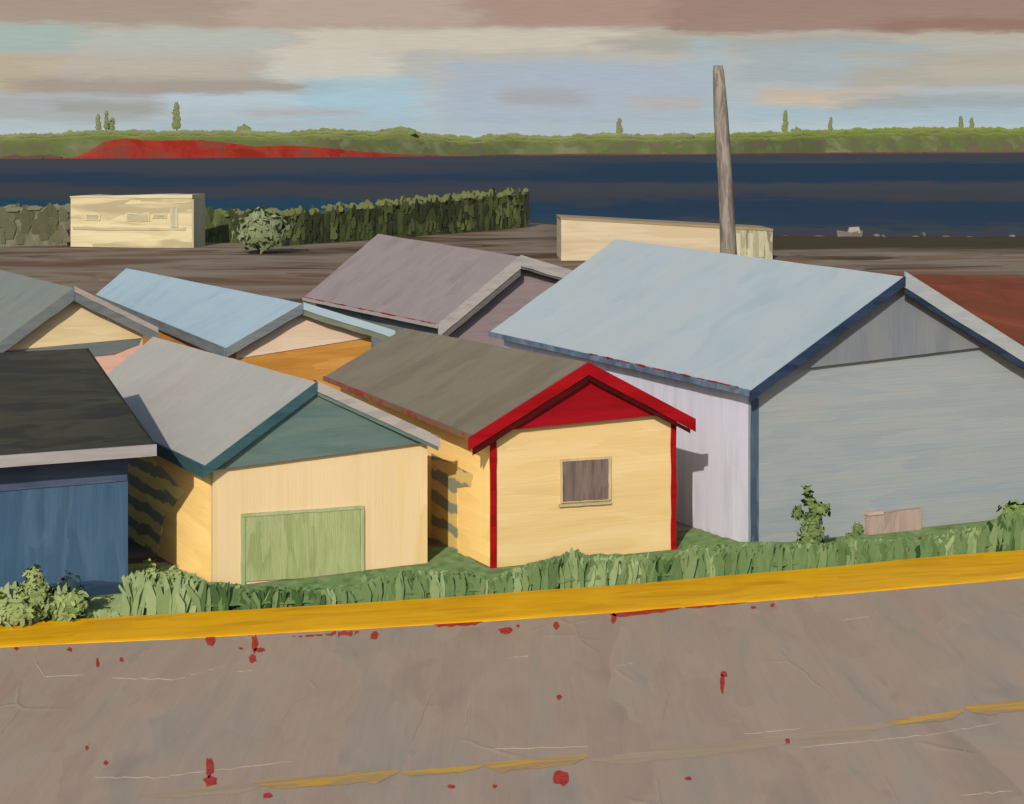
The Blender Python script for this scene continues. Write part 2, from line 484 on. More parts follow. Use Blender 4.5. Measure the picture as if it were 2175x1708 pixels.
pb = s.panel('shadow_stripes', boards, [(3.007, 1.716), (.877, 1.62), (.99, 1.38), (1.679, 1.238), (1.632, -.1), (3.007, -.2)], .012, wall='left')  # cast shadow of the teal shed put into colour, striped like cladding
shed_red = s

# ---------------- F : yellow shed with the teal gable and green door
s = Shed('F', 'gabled_shed', 'yellow shed with teal gable and a pale green garage door')
yf = s.yaw
s.W = 4.28
s.roof(paint('roof_F', [(160, 154, 146), (166, 161, 152), (158, 158, 150), (170, 164, 156)], 'r', yf, .9, contrast=.65, var=.04))
wallF = paint('yellow_F', [(226, 186, 120), (224, 187, 130), (229, 192, 138), (221, 181, 112)], 'v', yf, .42, var=.03, contrast=.6)
wallFs = paint('yellow_F_side', [(214, 172, 104), (220, 180, 112), (224, 186, 120)], 'h', yf, .7, var=.05)  # side yellow with albedo raised against the shade in the alley
s.walls(wallF, wallFs)
teal = paint('teal', [(84, 104, 96), (92, 110, 100), (98, 114, 102)], 'h', yf, 1.2, var=.07)
tealD = paint('teal_board', [(56, 84, 88), (70, 98, 98), (64, 92, 94)], 'h', yf, 2, var=.12)
greyL = paint('grey_trim', [(158, 154, 150), (168, 160, 154), (150, 146, 144)], 'h', yf, 2, var=.08)
s.gable('gable_panel', teal, ((.03, 2.14), (4.40, 2.33)), off=.11)
s.rake('bargeboard', tealD, 'L', 0, .19, ext=.06, wob=.02)
s.rake('roof_trim', greyL, 'R', -.02, .17, ext=.03)
s.rake('barge_strip', teal, 'R', .175, .24, fwd=.02)
s.eave('fascia', tealD, .21)
s.flecks('rust_streak', rust, s.P + s.v * .2, s.FR + s.v * .0, 26, .055, -s.v * .066 + Vector((0, 0, .02)), 5)
dr = s.panel('garage_door', paint('green_door', [(152, 162, 104), (166, 174, 116), (174, 180, 124), (160, 170, 110)], 'v', yf, 1.8, var=.12, bump=.6), [(.60, 1.235), (2.87, 1.17), (2.87, -.06), (.60, .06)], .03)
gfr = paint('green_frame', [(172, 178, 126), (182, 186, 138), (164, 172, 118)], 'v', yf, 1.5, var=.06)
for nm, pp in (('door_frame', [(.53, 1.29), (2.94, 1.22), (2.94, 1.165), (.53, 1.235)]), ('door_frame', [(.53, 1.23), (.595, 1.23), (.595, -.1), (.53, -.1)]), ('door_frame', [(2.88, 1.16), (2.95, 1.16), (2.95, -.1), (2.88, -.1)])):
    s.panel(nm, gfr, pp, .045, parent=dr)
s.panel('shadow_stripes', striped('shadow_stripes_F', (204, 186, 116), (112, 114, 110), (138, 134, 108), yf, .42), [(5.256, 1.70), (3.674, 1.86), (1.587, 1.473), (2.779, .80), (3.281, -.1), (5.256, -.2)], .012, wall='left')  # blue shed's cast shadow laid on the wall as a striped patch
shed_teal = s

# ---------------- D : the big pale blue building
s = Shed('D', 'gabled_warehouse', 'large pale blue grey building with navy trimmed gable, biggest of the sheds', 'building')
yd = s.yaw
s.W += .30
roofD = paint('roof_D', [(164, 178, 184), (172, 184, 188), (178, 185, 186), (168, 180, 184)], 'r', yd, .6, var=.03, contrast=.7)
s.roof(roofD)
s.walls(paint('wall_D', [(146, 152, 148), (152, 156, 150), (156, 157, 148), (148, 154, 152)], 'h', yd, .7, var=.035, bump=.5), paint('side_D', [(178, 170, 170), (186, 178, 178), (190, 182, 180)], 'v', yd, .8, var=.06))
navy = paint('navy_trim', [(40, 52, 68), (48, 60, 78), (56, 68, 84)], 'h', yd, 2, var=.12)
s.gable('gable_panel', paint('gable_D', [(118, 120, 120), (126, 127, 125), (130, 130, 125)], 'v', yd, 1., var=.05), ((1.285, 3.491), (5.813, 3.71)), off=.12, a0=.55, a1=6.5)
s.rake('bargeboard', navy, 'L', 0, .19, ext=.05, wob=.03)
s.rake('roof_trim', paint('edge_D', [(160, 162, 154), (168, 168, 160), (154, 158, 152)], 'h', yd, 1.5, var=.06), 'R', -.10, .22, ext=.2, wob=.02)
s.rake('barge_strip', navy, 'R', .225, .35, fwd=.02, wob=.025)
s.eave('fascia', paint('fascia_D', [(70, 82, 94), (84, 96, 104), (100, 110, 114)], 'r', yd, 2, var=.1), .11)
s.flecks('rust_streak', rust, s.FL + (s.BL - s.FL) * .03, s.FL + (s.BL - s.FL) * .55, 34, .042, -s.u * .05 + Vector((0, 0, .03)), 9, .22)
s.post('corner_board', paint('corner_D', [(84, 96, 106), (70, 82, 94), (98, 108, 114)], 'v', yd, 1.5, var=.1), .075, -.2, 2.93, .17)
big = s

# ---------------- C : lilac roof
s = Shed('C', 'gabled_shed', 'grey shed with the lilac roof and broad pale verge, behind the blue roofs')
yc = s.yaw
lil = paint('roof_C', [(142, 130, 128), (150, 138, 135), (155, 143, 139), (146, 135, 134)], 'r', yc, .9, contrast=.65, var=.05)
s.roof(lil)
s.walls(paint('wall_C', [(140, 128, 128), (148, 136, 134), (136, 126, 126)], 'h', yc, 1.), paint('side_C', [(104, 106, 98), (116, 116, 106), (96, 98, 90)], 'h', yc, 1.))
paleC = paint('trim_C', [(158, 152, 148), (168, 161, 156), (150, 146, 144)], 'h', yc, 2, var=.06)
darkC = paint('dark_C', [(92, 88, 86), (104, 98, 96), (84, 82, 82)], 'h', yc, 2)
s.rake('bargeboard', paleC, 'L', -.02, .36, wob=.03); s.rake('bargeboard', paleC, 'R', -.04, .28, wob=.03)
s.rake('barge_strip', darkC, 'L', .365, .56, fwd=.02, wob=.03); s.rake('barge_strip', darkC, 'R', .285, .36, fwd=.02, wob=.03)  # dark strips paint the shadow line below the pale boards
s.eave('fascia', paleC, .10)
s.flecks('rust_streak', rust, s.FL, s.BL, 22, .05, -s.u * .05 + Vector((0, 0, .03)), 11, .35)

# ---------------- B : light blue roof
s = Shed('B', 'gabled_shed', 'long shed with a sky blue roof and peach gable over ochre wall')
yb = s.yaw
s.roof(paint('roof_B', [(150, 172, 182), (158, 178, 187), (164, 182, 188), (154, 174, 184)], 'r', yb, .7, contrast=.65, var=.04))
s.walls(paint('ochre_B', [(178, 118, 44), (190, 128, 52), (198, 138, 62)], 'h', yb, 1., var=.1))
s.gable('gable_panel', paint('peach_B', [(212, 180, 148), (218, 188, 158), (214, 184, 152)], 'h', yb, 1., var=.05), ((.0, 2.18), (4.25, 2.64)))
greyB = paint('grey_board_B', [(96, 106, 110), (108, 116, 118), (116, 122, 120)], 'h', yb, 2, var=.08)
s.rake('bargeboard', greyB, 'L', 0, .24, wob=.03)
s.rake('roof_trim', MATS['roof_B'], 'R', -.03, .17, wob=.03); s.rake('barge_strip', paint('olive_B', [(110, 112, 98), (122, 122, 106)], 'h', yb, 2), 'R', .175, .33, fwd=.02, wob=.03)
s.eave('fascia', greyB, .26)

# ---------------- A : grey roof at the left edge
s = Shed('A', 'gabled_shed', 'shed with a grey green roof and sand coloured gable at the left edge')
ya = s.yaw
s.roof(paint('roof_A', [(122, 130, 122), (130, 136, 130), (136, 139, 132), (124, 128, 124)], 'r', ya, .8, contrast=.65, var=.06))
s.walls(paint('pink_A', [(200, 162, 142), (208, 170, 150), (196, 156, 136)], 'h', ya, 1.))
s.gable('gable_panel', paint('sand_A', [(192, 168, 122), (200, 176, 132), (206, 182, 138)], 'h', ya, .9, var=.06), ((.07, 2.33), (4.4, 2.50)))
s.panel('eave_shade', paint('eave_shade_A', [(104, 110, 102), (114, 118, 108), (122, 120, 106)], 'h', ya, 1.5), [(.03, 2.30), (3.98, 2.46), (3.9, 2.30), (3.2, 2.06), (1.0, 1.98), (.03, 1.9)], .02)  # grey green eave shadow, laid on the wall top as a panel
greyA = paint('grey_board_A', [(96, 103, 103), (106, 112, 112), (112, 116, 112)], 'h', ya, 2, var=.08)
s.rake('bargeboard', greyA, 'L', 0, .33, wob=.03)
s.rake('roof_trim', paint('edge_A', [(150, 140, 134), (160, 150, 142)], 'h', ya, 2), 'R', -.05, .10, wob=.02)
s.rake('barge_strip', greyA, 'R', .105, .36, fwd=.03, wob=.03)
s.eave('fascia', greyA, .2)

# ---------------- G : blue shed with the dark roof, its eave facing the road
yg = .4636
ug = Vector((math.cos(yg), math.sin(yg), 0)); vg = Vector((-math.sin(yg), math.cos(yg), 0)); Z = Vector((0, 0, 1))
ER = Vector((-6.33, 33.2, 2.70)); LG = 7.5; RUN = 4.81; RISE = 1.22; RB = 3.2
root = empty('lean_shed', (-6.40, 32.6, 0), 'blue walled shed with a dark charcoal roof and pale gutter at the left edge', 'shed')
root.name = 'blue_shed'
charc = paint('charcoal_roof', [(56, 56, 52), (66, 66, 60), (74, 73, 66), (60, 60, 55)], 'r', yg, 1.1, var=.12, bump=.5)
m = MB()
for sg in (0, 1):
    def fn(a, b):
        q = ER - ug * (LG * (1 - a)) + (vg * (RUN * b) + Z * (RISE * b) if sg == 0 else vg * (RUN + RB - RB * b) + Z * (RISE * b))
        if a in (0., 1.): q = q + ug * (.03 * nz(b * 9, a * 4 + sg))
        return q
    nn = Vector((0, 0, 1)) - vg * (.18 if sg == 0 else -.33)
    m.sheet(fn, 10, 12, -nn.normalized() * .10)
m.build('roof', charc, root)
gut = paint('gutter_G', [(158, 148, 142), (168, 158, 152), (172, 164, 158)], 'x', yg, 1.5, var=.06)
m = MB(); rings = []
for i in range(15):
    t = i / 14; p = ER - ug * (LG * (1 - t)) - vg * .006; d = .20 + .015 * nz(t * 9)
    if i == 14: p = p + ug * .05
    rings.append([p + Z * .0, p - Z * d, p - Z * d - vg * .06, p - Z * .0 - vg * .06])
m.loft(rings); m.build('gutter', gut, root)
m = MB()
m.prism([ER - vg * .004 + ug * .006, ER + vg * RUN + Z * RISE + ug * .006, ER + vg * (RUN + RB) + ug * .006, ER + vg * (RUN + RB) - Z * .2 + ug * .006, ER + vg * RUN + Z * (RISE - .2) + ug * .006, ER - Z * .2 + ug * .006], ug * .04)
m.build('bargeboard', paint('charcoal_edge', [(44, 44, 42), (54, 53, 49)], 'h', yg, 2), root)
WO, WE = .55, .30
wr = ER - ug * WE + vg * WO; wr.z = 0
wl = wr - ug * (LG - .6); DG = RUN + RB - 2 * WO
blue = paint('blue_wall', [(62, 90, 114), (70, 98, 122), (78, 104, 126), (66, 94, 116)], 'v', yg, .8, var=.08)
def gtop(d):
    k = d + WO
    return ER.z + RISE * (k / RUN if k < RUN else 1 - (k - RUN) / RB) - .125
m = MB(); m.prism([wl - Z * .2, wr - Z * .2, wr + Z * gtop(0), wl + Z * gtop(0)], vg * .10); m.build('front_wall', blue, root)
m = MB(); q = vg * (DG - .1); m.prism([wl - Z * .2 + q, wr - Z * .2 + q, wr + Z * gtop(DG) + q, wl + Z * gtop(DG) + q], vg * .10); m.build('back_wall', blue, root)
for w_, sg in ((wr, -1), (wl, 1)):
    m = MB(); dd = [.101, RUN - WO, DG - .101]
    m.prism([w_ + vg * dd[0] - Z * .2, w_ + vg * dd[2] - Z * .2, w_ + vg * dd[2] + Z * gtop(dd[2]), w_ + vg * dd[1] + Z * gtop(dd[1]), w_ + vg * dd[0] + Z * gtop(dd[0])], ug * (.1 * sg))
    m.build('side_wall', gut if sg < 0 else blue, root)  # unseen alley-side wall painted pale to bounce light onto the yellow shed
navyG = paint('navy_eave_shade', [(36, 42, 54), (42, 48, 62), (48, 54, 66)], 'x', yg, 1.5, var=.12)
def gpan(name, mat, pts, off):
    m = MB(); poly = []
    for i in range(len(pts)):
        (a, z), (b, w2) = pts[i], pts[(i + 1) % len(pts)]
        for kk in range(8):
            t = kk / 8; j = 0 if kk == 0 else .016
            poly.append(wr - ug * (lerp(a, b, t) + j * nz(a + t * 7, z)) + Z * (lerp(z, w2, t) + j * nz(z + t * 7, a + 4)) - vg * .001)
    m.prism(poly, -vg * off); return m.build(name, mat, root)
gpan('eave_shade', navyG, [(-.02, gtop(0) - .01), (6.6, gtop(0) - .01), (6.6, 1.98), (.03, 2.0)], .025)  # navy eave shadow painted on the wall as a thin panel
gpan('foot_shade', paint('foot_shade_G', [(44, 62, 82), (52, 70, 92), (60, 78, 98)], 'x', yg, 2, var=.15), [(-.02, .16), (.6, .28), (1.4, .30), (1.4, -.2), (-.02, -.2)], .02)  # navy shadow strip along the wall foot, put in as a panel

# ------------------------------------------------------------------ the far bank of the lane: cream buildings, hedges, pole
def far_building(name, label, corners, h, mats, cat='building'):
    """corners: front-left, front-right ground points; h = heights at both ends; depth runs away from the road"""
    (A, Bq), (hA, hB), depth = corners, h, 5.0
    root = empty(name, tuple((A + Bq) / 2 * Vector((1, 1, 0)).x) if False else (A.x, A.y, 0), label, cat)
    d = Vector((-(Bq - A).y, (Bq - A).x, 0)).normalized()
    return root, d
# left: cream building
A, Bq = gr(150, 522), gr(408, 525)
creamL = paint('cream_left', [(178, 160, 122), (206, 186, 142), (216, 196, 152), (200, 182, 138)], 'h', 0, .28, var=.08, contrast=1.1)
root = empty('flat_roofed_building', (A.x, A.y, 0), 'cream flat roofed building near the water, left of the long green hedge', 'building')
u_ = (Bq - A).normalized(); v_ = Vector((-u_.y, u_.x, 0)); W_ = (Bq - A).length
def bx(org, u_, v_, a0, a1, b0, b1, z0, z1, jit=0, zr=None, zb=None):
    zr = z1 if zr is None else zr
    m = MB(); rings = []
    for i in range(9):
        t = i / 8; a = lerp(a0, a1, t); z1_ = lerp(z1, zr, t) + jit * nz(t * 5, a0)
        z0_ = lerp(z0, z0 if zb is None else zb, t) + jit * .6 * nz(t * 7, a1 + 3)
        o = Vector((org.x, org.y, 0)) + u_ * a
        rings.append([o + v_ * b0 + Z * z0_, o + v_ * b1 + Z * z0_, o + v_ * b1 + Z * z1_, o + v_ * b0 + Z * z1_])
    m.loft(rings); return m
bx(A, u_, v_, 0, W_, 0, 2.6, -.2, 3.75, .0, 3.95).build('wall', creamL, root)
bx(A, u_, v_, -.04, W_ + .03, -.05, 2.65, 3.77, 3.88, .10, 4.07).build('roof', paint('cream_roof', [(206, 186, 144), (216, 198, 156)], 'h', 0, .4), root)
bx(A, u_, v_, .2, W_ - .5, -.06, -.01, 1.28, 1.48, .12).build('wall_shade_band', paint('shade_band', [(184, 165, 130), (194, 176, 138)], 'x', 0, .8), root)
smudge = paint('grey_pane', [(172, 158, 124), (186, 170, 132), (164, 152, 120)], 'h', 0, 1.6, var=.25)
for a0, a1, z0, z1 in ((4.6, 6.6, 1.95, 2.6), (1.2, 2.5, 2.0, 2.5), (6.8, 8.0, 2.2, 2.55)):
    fo = bx(A, u_, v_, a0, a1, -.07, -.01, z0, z1, .12).build('window', paint('cream_frame', [(200, 182, 140), (208, 190, 148)], 'h', 0, .6), root)
    bx(A, u_, v_, a0 + .15, a1 - .15, -.09, -.075, z0 + .08, z1 - .08, .05).build('pane', smudge, fo)
dd = bx(A, u_, v_, 8.3, 8.9, -.07, -.01, 1.5, 3.0, .1).build('door', paint('pale_door', [(196, 184, 146), (176, 164, 130)], 'v', 0, 1.), root)
bx(A, u_, v_, W_ + .004, W_ + .10, .05, 2.55, -.2, 3.7, .05).build('side_trim', paint('side_cream', [(196, 182, 140), (206, 190, 148)], 'v', 0, .8, var=.06), root)

# right: long cream building behind the big blue roof
A, Bq = gr(1192, 550), gr(1632, 549)
creamR = paint('cream_right', [(206, 182, 146), (216, 192, 154), (222, 200, 164), (212, 188, 148)], 'h', 0, .25, var=.06)
root = empty('long_low_building', (A.x, A.y, 0), 'long low cream building with a thin tan roof, behind the pole', 'building')
u_ = (Bq - A).normalized(); v_ = Vector((-u_.y, u_.x, 0)); W_ = (Bq - A).length
bx(A, u_, v_, 0, W_ * .80, 0, 5, -.2, 2.72, .0, 2.055).build('wall', creamR, root)
bx(A, u_, v_, W_ * .80 + .01, W_ + .3, .02, 5, -.2, 2.05, .0, 1.885).build('end_bay', paint('end_bay', [(170, 160, 128), (186, 178, 142), (200, 190, 152), (140, 130, 104)], 'v', 0, 1., var=.14, contrast=1.5), root)
bx(A, u_, v_, -.05, W_ + .32, -.03, 5.1, 2.735, 2.90, .0, 2.06, 1.90).build('roof', paint('tan_roof', [(152, 133, 100), (160, 140, 106), (146, 128, 98)], 'h', 0, .6), root)
for a in (.84, .90, .955):
    bx(A, u_, v_, W_ * a, W_ * a + .35, -.02, .015, .1, 1.75, .04).build('post', paint('pale_post', [(206, 198, 160), (190, 180, 146)], 'v', 0, 1.), root)

# leaning utility pole
pl = [(1547, 640, .50), (1548, 545, .48), (1544, 450, .42), (1540, 380, .40), (1535, 300, .40), (1531, 240, .40), (1528, 190, .36), (1526, 150, .31), (1525, 139, .27)]
m = MB(); rings = []
YP = 62.
pts = [(at(x, y, YP), d) for x, y, d in pl]
pts.insert(0, (Vector((pts[0][0].x, YP, -.3)), .5))
for k, (p, d) in enumerate(pts):
    rings.append([p + Vector((math.cos(a), math.sin(a), 0)) * (d / 2 * 1.18 * (1 + .15 * nz(k * 1.7, math.cos(a), math.sin(a)))) for a in [i * math.pi / 6 for i in range(12)]])
m.loft(rings)
pole = m.build('utility_pole', paint('pole', [(116, 102, 90), (140, 126, 112), (158, 146, 132), (128, 112, 100)], 'v', 0, 1.6, var=.15, contrast=1.2), None, org=(pts[0][0].x, YP, 0), smooth=True)
tag(pole, 'weathered grey wooden pole without wires, leaning slightly behind the big blue roof', 'pole')

# ------------------------------------------------------------------ foliage
leaf = leafy('leaf')
def tint(gain, c, v): return tuple(min(.6, max(.004, x * v)) for x in albedo(gain, c))
def dab(m, p, up, side, w, h, c, bend=None, nrm=None):
    """one leaf / brush-like blade"""
    b = bend or Vector((0, 0, 0))
    i0 = len(m.v)
    for q in (p - side * w * .35, p + side * w * .35, p + up * h * .5 + side * w * .5 + b * .3, p + up * h + side * w * .12 + b, p + up * h * .93 - side * w * .2 + b, p + up * h * .45 - side * w * .5 + b * .3):
        m.v.append(q)
    nn = nrm or Vector((0, -.7, .7)); fn = side.cross(up)
    q6 = [i0, i0 + 1, i0 + 2, i0 + 3, i0 + 4, i0 + 5]
    m.f.append(q6 if fn.dot(nn) > 0 else q6[::-1]); m.c += [c] * 6
    m.n += [(nrm or Vector((0, -.7, .7))).normalized()] * 6
def rand_unit(r):
    while 1:
        q = Vector((r.uniform(-1, 1), r.uniform(-1, 1), r.uniform(-1, 1)))
        if .05 < q.length < 1: return q.normalized()
def leafball(m, ctr, rad, n, size, cols, gain, r, shell=.55, lump=.35, seed=0., core=.0, fwd=(0, -.7, .5)):
    if core:
        N1, N2 = 12, 8; ids = []
        for i in range(N2 + 1):
            th = math.pi * i / N2; row = []
            for j in range(N1):
                ph = 2 * math.pi * j / N1; d = Vector((math.sin(th) * math.cos(ph), math.sin(th) * math.sin(ph), math.cos(th)))
                k = core * (1 + lump * nz(d.x * 2.2 + seed, d.y * 2.2, d.z * 2.2))
                row.append(m.vert(ctr + Vector((d.x * rad.x, d.y * rad.y, d.z * rad.z)) * k))
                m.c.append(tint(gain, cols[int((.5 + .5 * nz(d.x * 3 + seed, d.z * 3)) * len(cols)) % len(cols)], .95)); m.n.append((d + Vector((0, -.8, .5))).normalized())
            ids.append(row)
        for i in range(N2):
            for j in range(N1):
                m.f.append([ids[i][j], ids[i + 1][j], ids[i + 1][(j + 1) % N1], ids[i][(j + 1) % N1]])
    for _ in range(n):
        d = rand_unit(r); k = lerp(shell, 1., r.random() ** .6) * (1 + lump * nz(d.x * 2.2 + seed, d.y * 2.2, d.z * 2.2))
        p = ctr + Vector((d.x * rad.x, d.y * rad.y, d.z * rad.z)) * k
        nrm = (d + rand_unit(r) * .7).normalized()
        s1 = nrm.cross(rand_unit(r)).normalized(); s2 = nrm.cross(s1)
        z = .5 + .5 * nz(p.x * 1.3 / max(rad.x, .2) + seed, p.y, p.z * 1.5 / max(rad.z, .2))
        c = cols[min(len(cols) - 1, int(z * len(cols) + r.uniform(-.4, .4)) if z > 0 else 0)] if True else None
        h = size * r.uniform(.6, 1.4)
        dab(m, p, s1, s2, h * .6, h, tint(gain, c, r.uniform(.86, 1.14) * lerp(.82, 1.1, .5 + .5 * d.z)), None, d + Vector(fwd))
def shrub(name, label, cat, base, w, h, cols, n=260, leaf_=.12, group=None, seed=1, gain='shrub', stem=True, lobes=None):
    r = random.Random(seed)
    root = empty(name, tuple(base), label, cat, group)
    m = MB(); m.c = []
    for (ox, oz, rx, rz_) in (lobes or [(0, .52, .5, .5)]):
        leafball(m, base + Vector((ox * w, r.uniform(-.05, .05), oz * h)), Vector((rx * w, rx * w * .6, rz_ * h)), int(n * rx * 2), leaf_, cols, gain, r, .62, .45, seed * 3.7, .78)
    m.build('foliage', leaf, root, fix=False)
    t = MB()
    for k_ in range(4):
        a = k_ * 1.7 + seed; tip = base + Vector((math.cos(a) * w * .22, math.sin(a) * w * .15, h * r.uniform(.5, .75)))
        rs = []
        for i in range(4):
            q = lerp(base - Z * .05, tip, i / 3); rr = lerp(.018, .006, i / 3) * max(1, h)
            rs.append([q + Vector((math.cos(b) * rr, math.sin(b) * rr, 0)) for b in (0, 2.1, 4.2)])
        t.loft(rs)
    t.build('stem', paint('stem', [(92, 84, 62), (110, 98, 72)], 'v', 0, 3), root)
    return root

# kerb line: foot of the kerb on the road side
K0, K1 = gr(0, 1376), gr(2175, 1228)
kd = (K1 - K0).normalized(); kn = Vector((-kd.y, kd.x, 0)); KL = (K1 - K0).length
def sag(t): return -.46 * math.sin(math.pi * min(1, max(0, t / KL))) if 0 < t < KL else 0.
def rp(t, b): return K0 + kd * t + kn * (b + sag(t))
def kerb_w(t): return lerp(1.42, 1.95, min(1.3, max(-.3, t / KL)))
TOP = [(-60, 1236), (0, 1240), (165, 1240), (172, 1288), (262, 1290), (275, 1216), (410, 1214), (425, 1226), (505, 1238), (520, 1246), (770, 1244), (780, 1218), (860, 1212), (915, 1206), (1000, 1213), (1045, 1228), (1085, 1206), (1150, 1188), (1200, 1168), (1300, 1176), (1430, 1172), (1500, 1152), (1600, 1150), (1700, 1150), (1850, 1142), (1950, 1140), (2010, 1126), (2100, 1104), (2175, 1082), (2300, 1060)]
def inside(p, mg=.06):
    for sh in (shed_red, shed_teal, big):
        q = p - sh.w0; a = q.dot(sh.u); d = q.dot(sh.v)
        if -mg < a < sh.W + mg and -mg < d < sh.L: return True
    q = p - wr; a = -q.dot(ug); d = q.dot(vg)
    return -mg < a < 7 and -mg < d < 7
sage = [(122, 136, 84), (138, 150, 98), (150, 158, 108)]
mid = [(88, 108, 62), (104, 122, 74), (118, 132, 84)]
dark = [(50, 70, 34), (66, 88, 46), (84, 104, 58)]
m = MB(); m.c = []
r = random.Random(3)
n_b = 0
for _ in range(60000):
    t = r.uniform(-2.5, KL + 3.5); b = kerb_w(t) + .03 + r.random() ** 1.5 * 4.2
    p = rp(t, b); p.z = 0
    if inside(p): continue
    px = CX + F * p.x / p.y
    yt = curve(TOP, px) + 5 * nz(px / 17, 3.3) + 4 * nz(px / 6, 1)
    h = EYE - (yt - HY) * p.y / F
    if h < .02: continue
    h = min(h, .95) * (.98 - .34 * r.random() + .22 * nz(px / 31., 5.))
    z = nz(px / 60, b * 1.2, 4) + .35 * nz(px / 15, b * 2)
    zc = z + .25 * r.random(); cs = sage if px < 420 else (dark if 425 < px < 690 and b < kerb_w(t) + .75 and r.random() < .75 else (mid if z < .18 else sage))
    if cs is mid and z < -.42: cs = dark
    c = cs[max(0, min(2, int(1.5 + 2.2 * nz(px / 22, b * 3, 9) + r.uniform(-.45, .45))))]
    lean = Vector((r.gauss(0, .16), r.gauss(0, .16), 0)) * h
    sd = Vector((1, r.uniform(-.5, .5), 0)).normalized()
    dab(m, p - Z * .02, Z, sd, r.uniform(.07, .19), h, tint('grass', c, r.uniform(.96, 1.05)), lean, Vector((r.gauss(0, .18), -.75, .6)))
    n_b += 1
    if n_b > 6500: break
def turf(t, b):
    p = rp(t, b); px = CX + F * p.x / p.y
    yt = curve(TOP, px) + 5 * nz(px / 17, 3.3)
    h = max(.0, min(.9, EYE - (yt - HY) * p.y / F)) * (.84 + .2 * nz(px / 31., 5.)) * min(1., .15 + (b - kerb_w(t)) * 4)
    return Vector((p.x, p.y, max(.006, h * (.9 + .2 * nz(t * 3, b * 3)))))
NT_, NB_ = 420, 26
gid = {}
for i in range(NT_ + 1):
    t_ = lerp(-2.5, KL + 3.5, i / NT_)
    for j in range(NB_ + 1):
        p = turf(t_, kerb_w(t_) + .04 + j * .16)
        gid[i, j] = None if inside(p, .03) else m.vert(p)
        if gid[i, j] is not None:
            px = CX + F * p.x / p.y
            cs = sage if px < 420 else mid
            c = cs[max(0, min(2, int(1.5 + 2.2 * nz(px / 22, j * .5, 9))))]
            m.c.append(tint('grass', c, .92)); m.n.append(Vector((0, -.75, .6)).normalized())
for i in range(NT_):
    for j in range(NB_):
        q = [gid[i, j], gid[i + 1, j], gid[i + 1, j + 1], gid[i, j + 1]]
        if None not in q: m.f.append(q)
o = m.build('grass_verge', leaf, None, org=(0, 35, 0), fix=False)
tag(o, 'rough green grass growing between the yellow kerb and the sheds', 'grass', kind='stuff')

b0 = gr(70, 1290) + Vector((0, -.15, 0))
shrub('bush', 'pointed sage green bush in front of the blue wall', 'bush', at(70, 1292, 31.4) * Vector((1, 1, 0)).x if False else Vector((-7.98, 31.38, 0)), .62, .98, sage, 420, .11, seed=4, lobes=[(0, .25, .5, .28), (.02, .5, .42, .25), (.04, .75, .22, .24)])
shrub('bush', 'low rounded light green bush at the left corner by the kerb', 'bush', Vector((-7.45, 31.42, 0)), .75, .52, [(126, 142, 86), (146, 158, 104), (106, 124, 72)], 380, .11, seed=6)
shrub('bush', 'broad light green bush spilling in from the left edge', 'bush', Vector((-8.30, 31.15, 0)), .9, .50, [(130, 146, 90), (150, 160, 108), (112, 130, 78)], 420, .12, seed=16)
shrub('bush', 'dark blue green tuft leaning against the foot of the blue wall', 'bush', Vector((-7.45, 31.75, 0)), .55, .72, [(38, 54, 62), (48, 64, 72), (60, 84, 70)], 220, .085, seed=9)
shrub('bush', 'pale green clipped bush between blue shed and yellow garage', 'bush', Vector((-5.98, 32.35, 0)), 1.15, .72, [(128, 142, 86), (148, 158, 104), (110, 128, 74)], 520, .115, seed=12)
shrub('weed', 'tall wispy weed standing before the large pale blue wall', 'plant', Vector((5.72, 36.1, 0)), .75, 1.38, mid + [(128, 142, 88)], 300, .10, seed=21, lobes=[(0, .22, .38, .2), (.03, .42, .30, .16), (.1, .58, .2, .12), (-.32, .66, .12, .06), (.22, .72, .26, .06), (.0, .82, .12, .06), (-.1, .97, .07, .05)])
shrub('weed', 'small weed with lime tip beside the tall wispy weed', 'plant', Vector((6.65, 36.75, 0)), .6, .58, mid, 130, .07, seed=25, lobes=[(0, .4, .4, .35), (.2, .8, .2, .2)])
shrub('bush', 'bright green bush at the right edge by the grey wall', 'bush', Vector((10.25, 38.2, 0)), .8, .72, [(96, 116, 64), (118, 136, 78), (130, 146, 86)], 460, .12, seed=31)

# pinkish concrete block by the grey wall
p0 = gr(1846, 1137)
root = empty('concrete_block', (p0.x, p0.y, 0), 'low pinkish concrete block half hidden in grass beside the grey wall', 'block')
ub = Vector((math.cos(.44), math.sin(.44), 0)); vb = Vector((-ub.y, ub.x, 0))
bx(p0, ub, vb, 0, 1.32, 0, .5, -.05, .40, .02, .44).build('block', paint('pink_block', [(168, 142, 124), (178, 152, 134), (158, 134, 118)], 'v', .44, 2.), root)
bx(p0, ub, vb, -.03, .34, -.03, .53, .405, .47, .01).build('cap', paint('pale_cap', [(196, 170, 150), (184, 160, 140)], 'v', .44, 2.), root)

